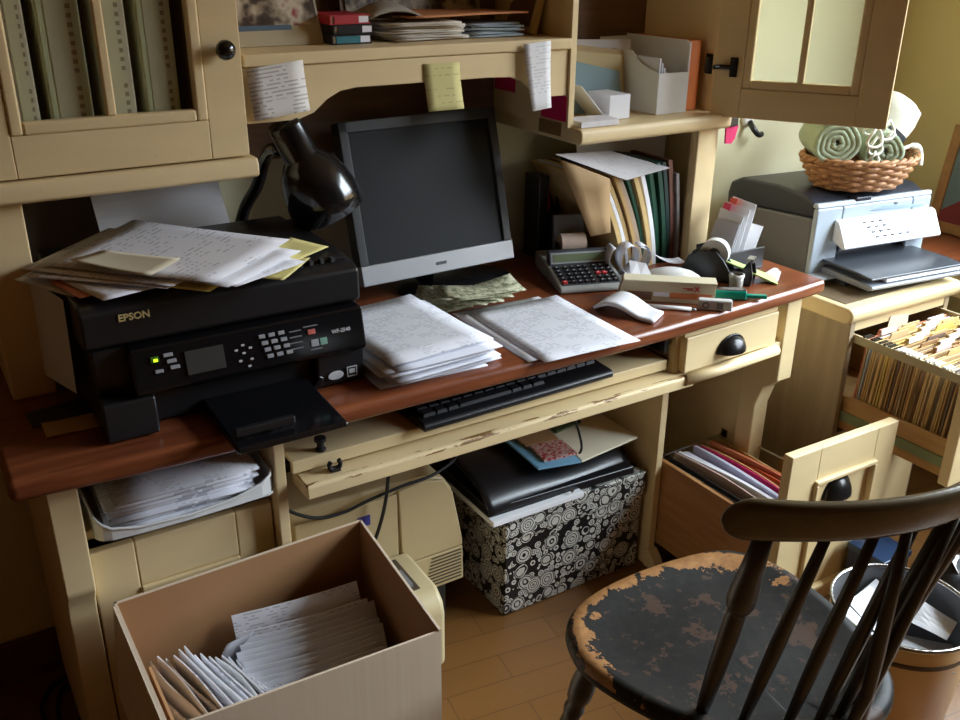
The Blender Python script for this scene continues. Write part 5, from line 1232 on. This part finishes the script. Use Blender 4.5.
samples = sorted(set([round(-SH+.03*(1-math.cos(PI/2*i/8)), 5) for i in range(9)]+[round(-SH+.03+(2*SH-.06)*i/36, 5) for i in range(37)]+[round(SH-.03*(1-math.cos(PI/2*i/8)), 5) for i in range(9)]))
NC = len(samples)-1
for s in samples:
    dEnd = SH-abs(s); e = math.sqrt(max(0, 1-(1-min(1, dEnd/.031))**2)); e = max(e, .03)
    mid = (ZT+ZB)/2+.002; hh = (ZT-ZB)/2*e*(.94+.08*max(0, 1-dEnd/.08)); th_ = .0100*max(.35, e)
    y = crest(s); dy = 2.7*s; nl = math.hypot(1, dy); nx, ny = dy/nl, -1/nl   # outward (rear) normal
    q_ = []
    for k in range(14):
        a = 2*PI*k/14; c_, s_ = math.cos(a), math.sin(a)
        c_ = math.copysign(abs(c_)**.6, c_); s_ = math.copysign(abs(s_)**.6, s_)
        z = mid+hh*s_; lean = -(z-.81)*.22
        q_.append((s+nx*th_*c_, y+ny*th_*c_+lean, z))
    ring += q_
fs = [(i*14+k, i*14+(k+1) % 14, (i+1)*14+(k+1) % 14, (i+1)*14+k) for i in range(NC) for k in range(14)]
fs += [tuple(range(14))[::-1], tuple(range(NC*14, NC*14+14))]
obj('crest_rail', MB().add(ring, fs), CHB, ch, smooth=True, local=True)
def turned(a, b, prof):
    a, b = Vector(a), Vector(b); pts = []; rs = []
    for f, r in prof: pts.append(a.lerp(b, f)); rs.append(r)
    return MB().tube(pts, rs, 14)
POST = [(0, .009), (.06, .0105), (.25, .0125), (.48, .0135), (.60, .0125), (.625, .0105), (.64, .0165), (.665, .0185), (.72, .0175), (.83, .0140), (1, .0105)]
for sgn in (-1, 1):
    obj('back_post', turned((sgn*.146, .010, .438), (sgn*.188, crest(.188)+.002, .818), POST), CHD, ch, smooth=True, local=True)
SPN_ = [(0, .0065), (.25, .0088), (.45, .0098), (.7, .0082), (1, .006)]
def arcb(s_): return -.075+4.0*s_*s_
for tx in (-.123, -.066, -.014, .034, .075, .123):
    bx_ = tx*.85; by = arcb(bx_)+.004
    obj('spindle', turned((bx_, by, .436), (tx, crest(tx)+.002, .818), SPN_), CHD, ch, smooth=True, local=True)
for sgn in (-1, 1):
    obj('back_brace', turned((sgn*.014, -.116, .432), (-sgn*.036+.005, crest(.036)-.004, .816), SPN_), CHD, ch, smooth=True, local=True)
LEG = [(0, .0125), (.08, .015), (.16, .018), (.24, .0215), (.30, .020), (.33, .014), (.36, .018), (.40, .0145), (.55, .019), (.68, .0165), (.8, .013), (1, .010)]
legs = []
for sx, y0, y1 in ((-1, .215, .275), (1, .215, .275), (-1, -.005, -.09), (1, -.005, -.09)):
    a = Vector((SCX+sx*.160, y0, .414)); b = Vector((SCX+sx*.235, y1, .001)); legs.append((a, b))
    obj('leg', turned(a, b, LEG), CHD, ch, smooth=True, local=True)
STR = [(0, .007), (.3, .011), (.5, .014), (.7, .011), (1, .007)]
for f_, r_ in ((0, 2), (1, 3)):
    a = legs[f_][0].lerp(legs[f_][1], .58); b = legs[r_][0].lerp(legs[r_][1], .58)
    obj('stretcher', turned(a, b, STR), CHD, ch, smooth=True, local=True)
a = (legs[0][0].lerp(legs[0][1], .58)+legs[2][0].lerp(legs[2][1], .58))/2; b = Vector((2*SCX-a.x, a.y, a.z))
obj('stretcher', turned(a, b, STR), CHD, ch, smooth=True, local=True)
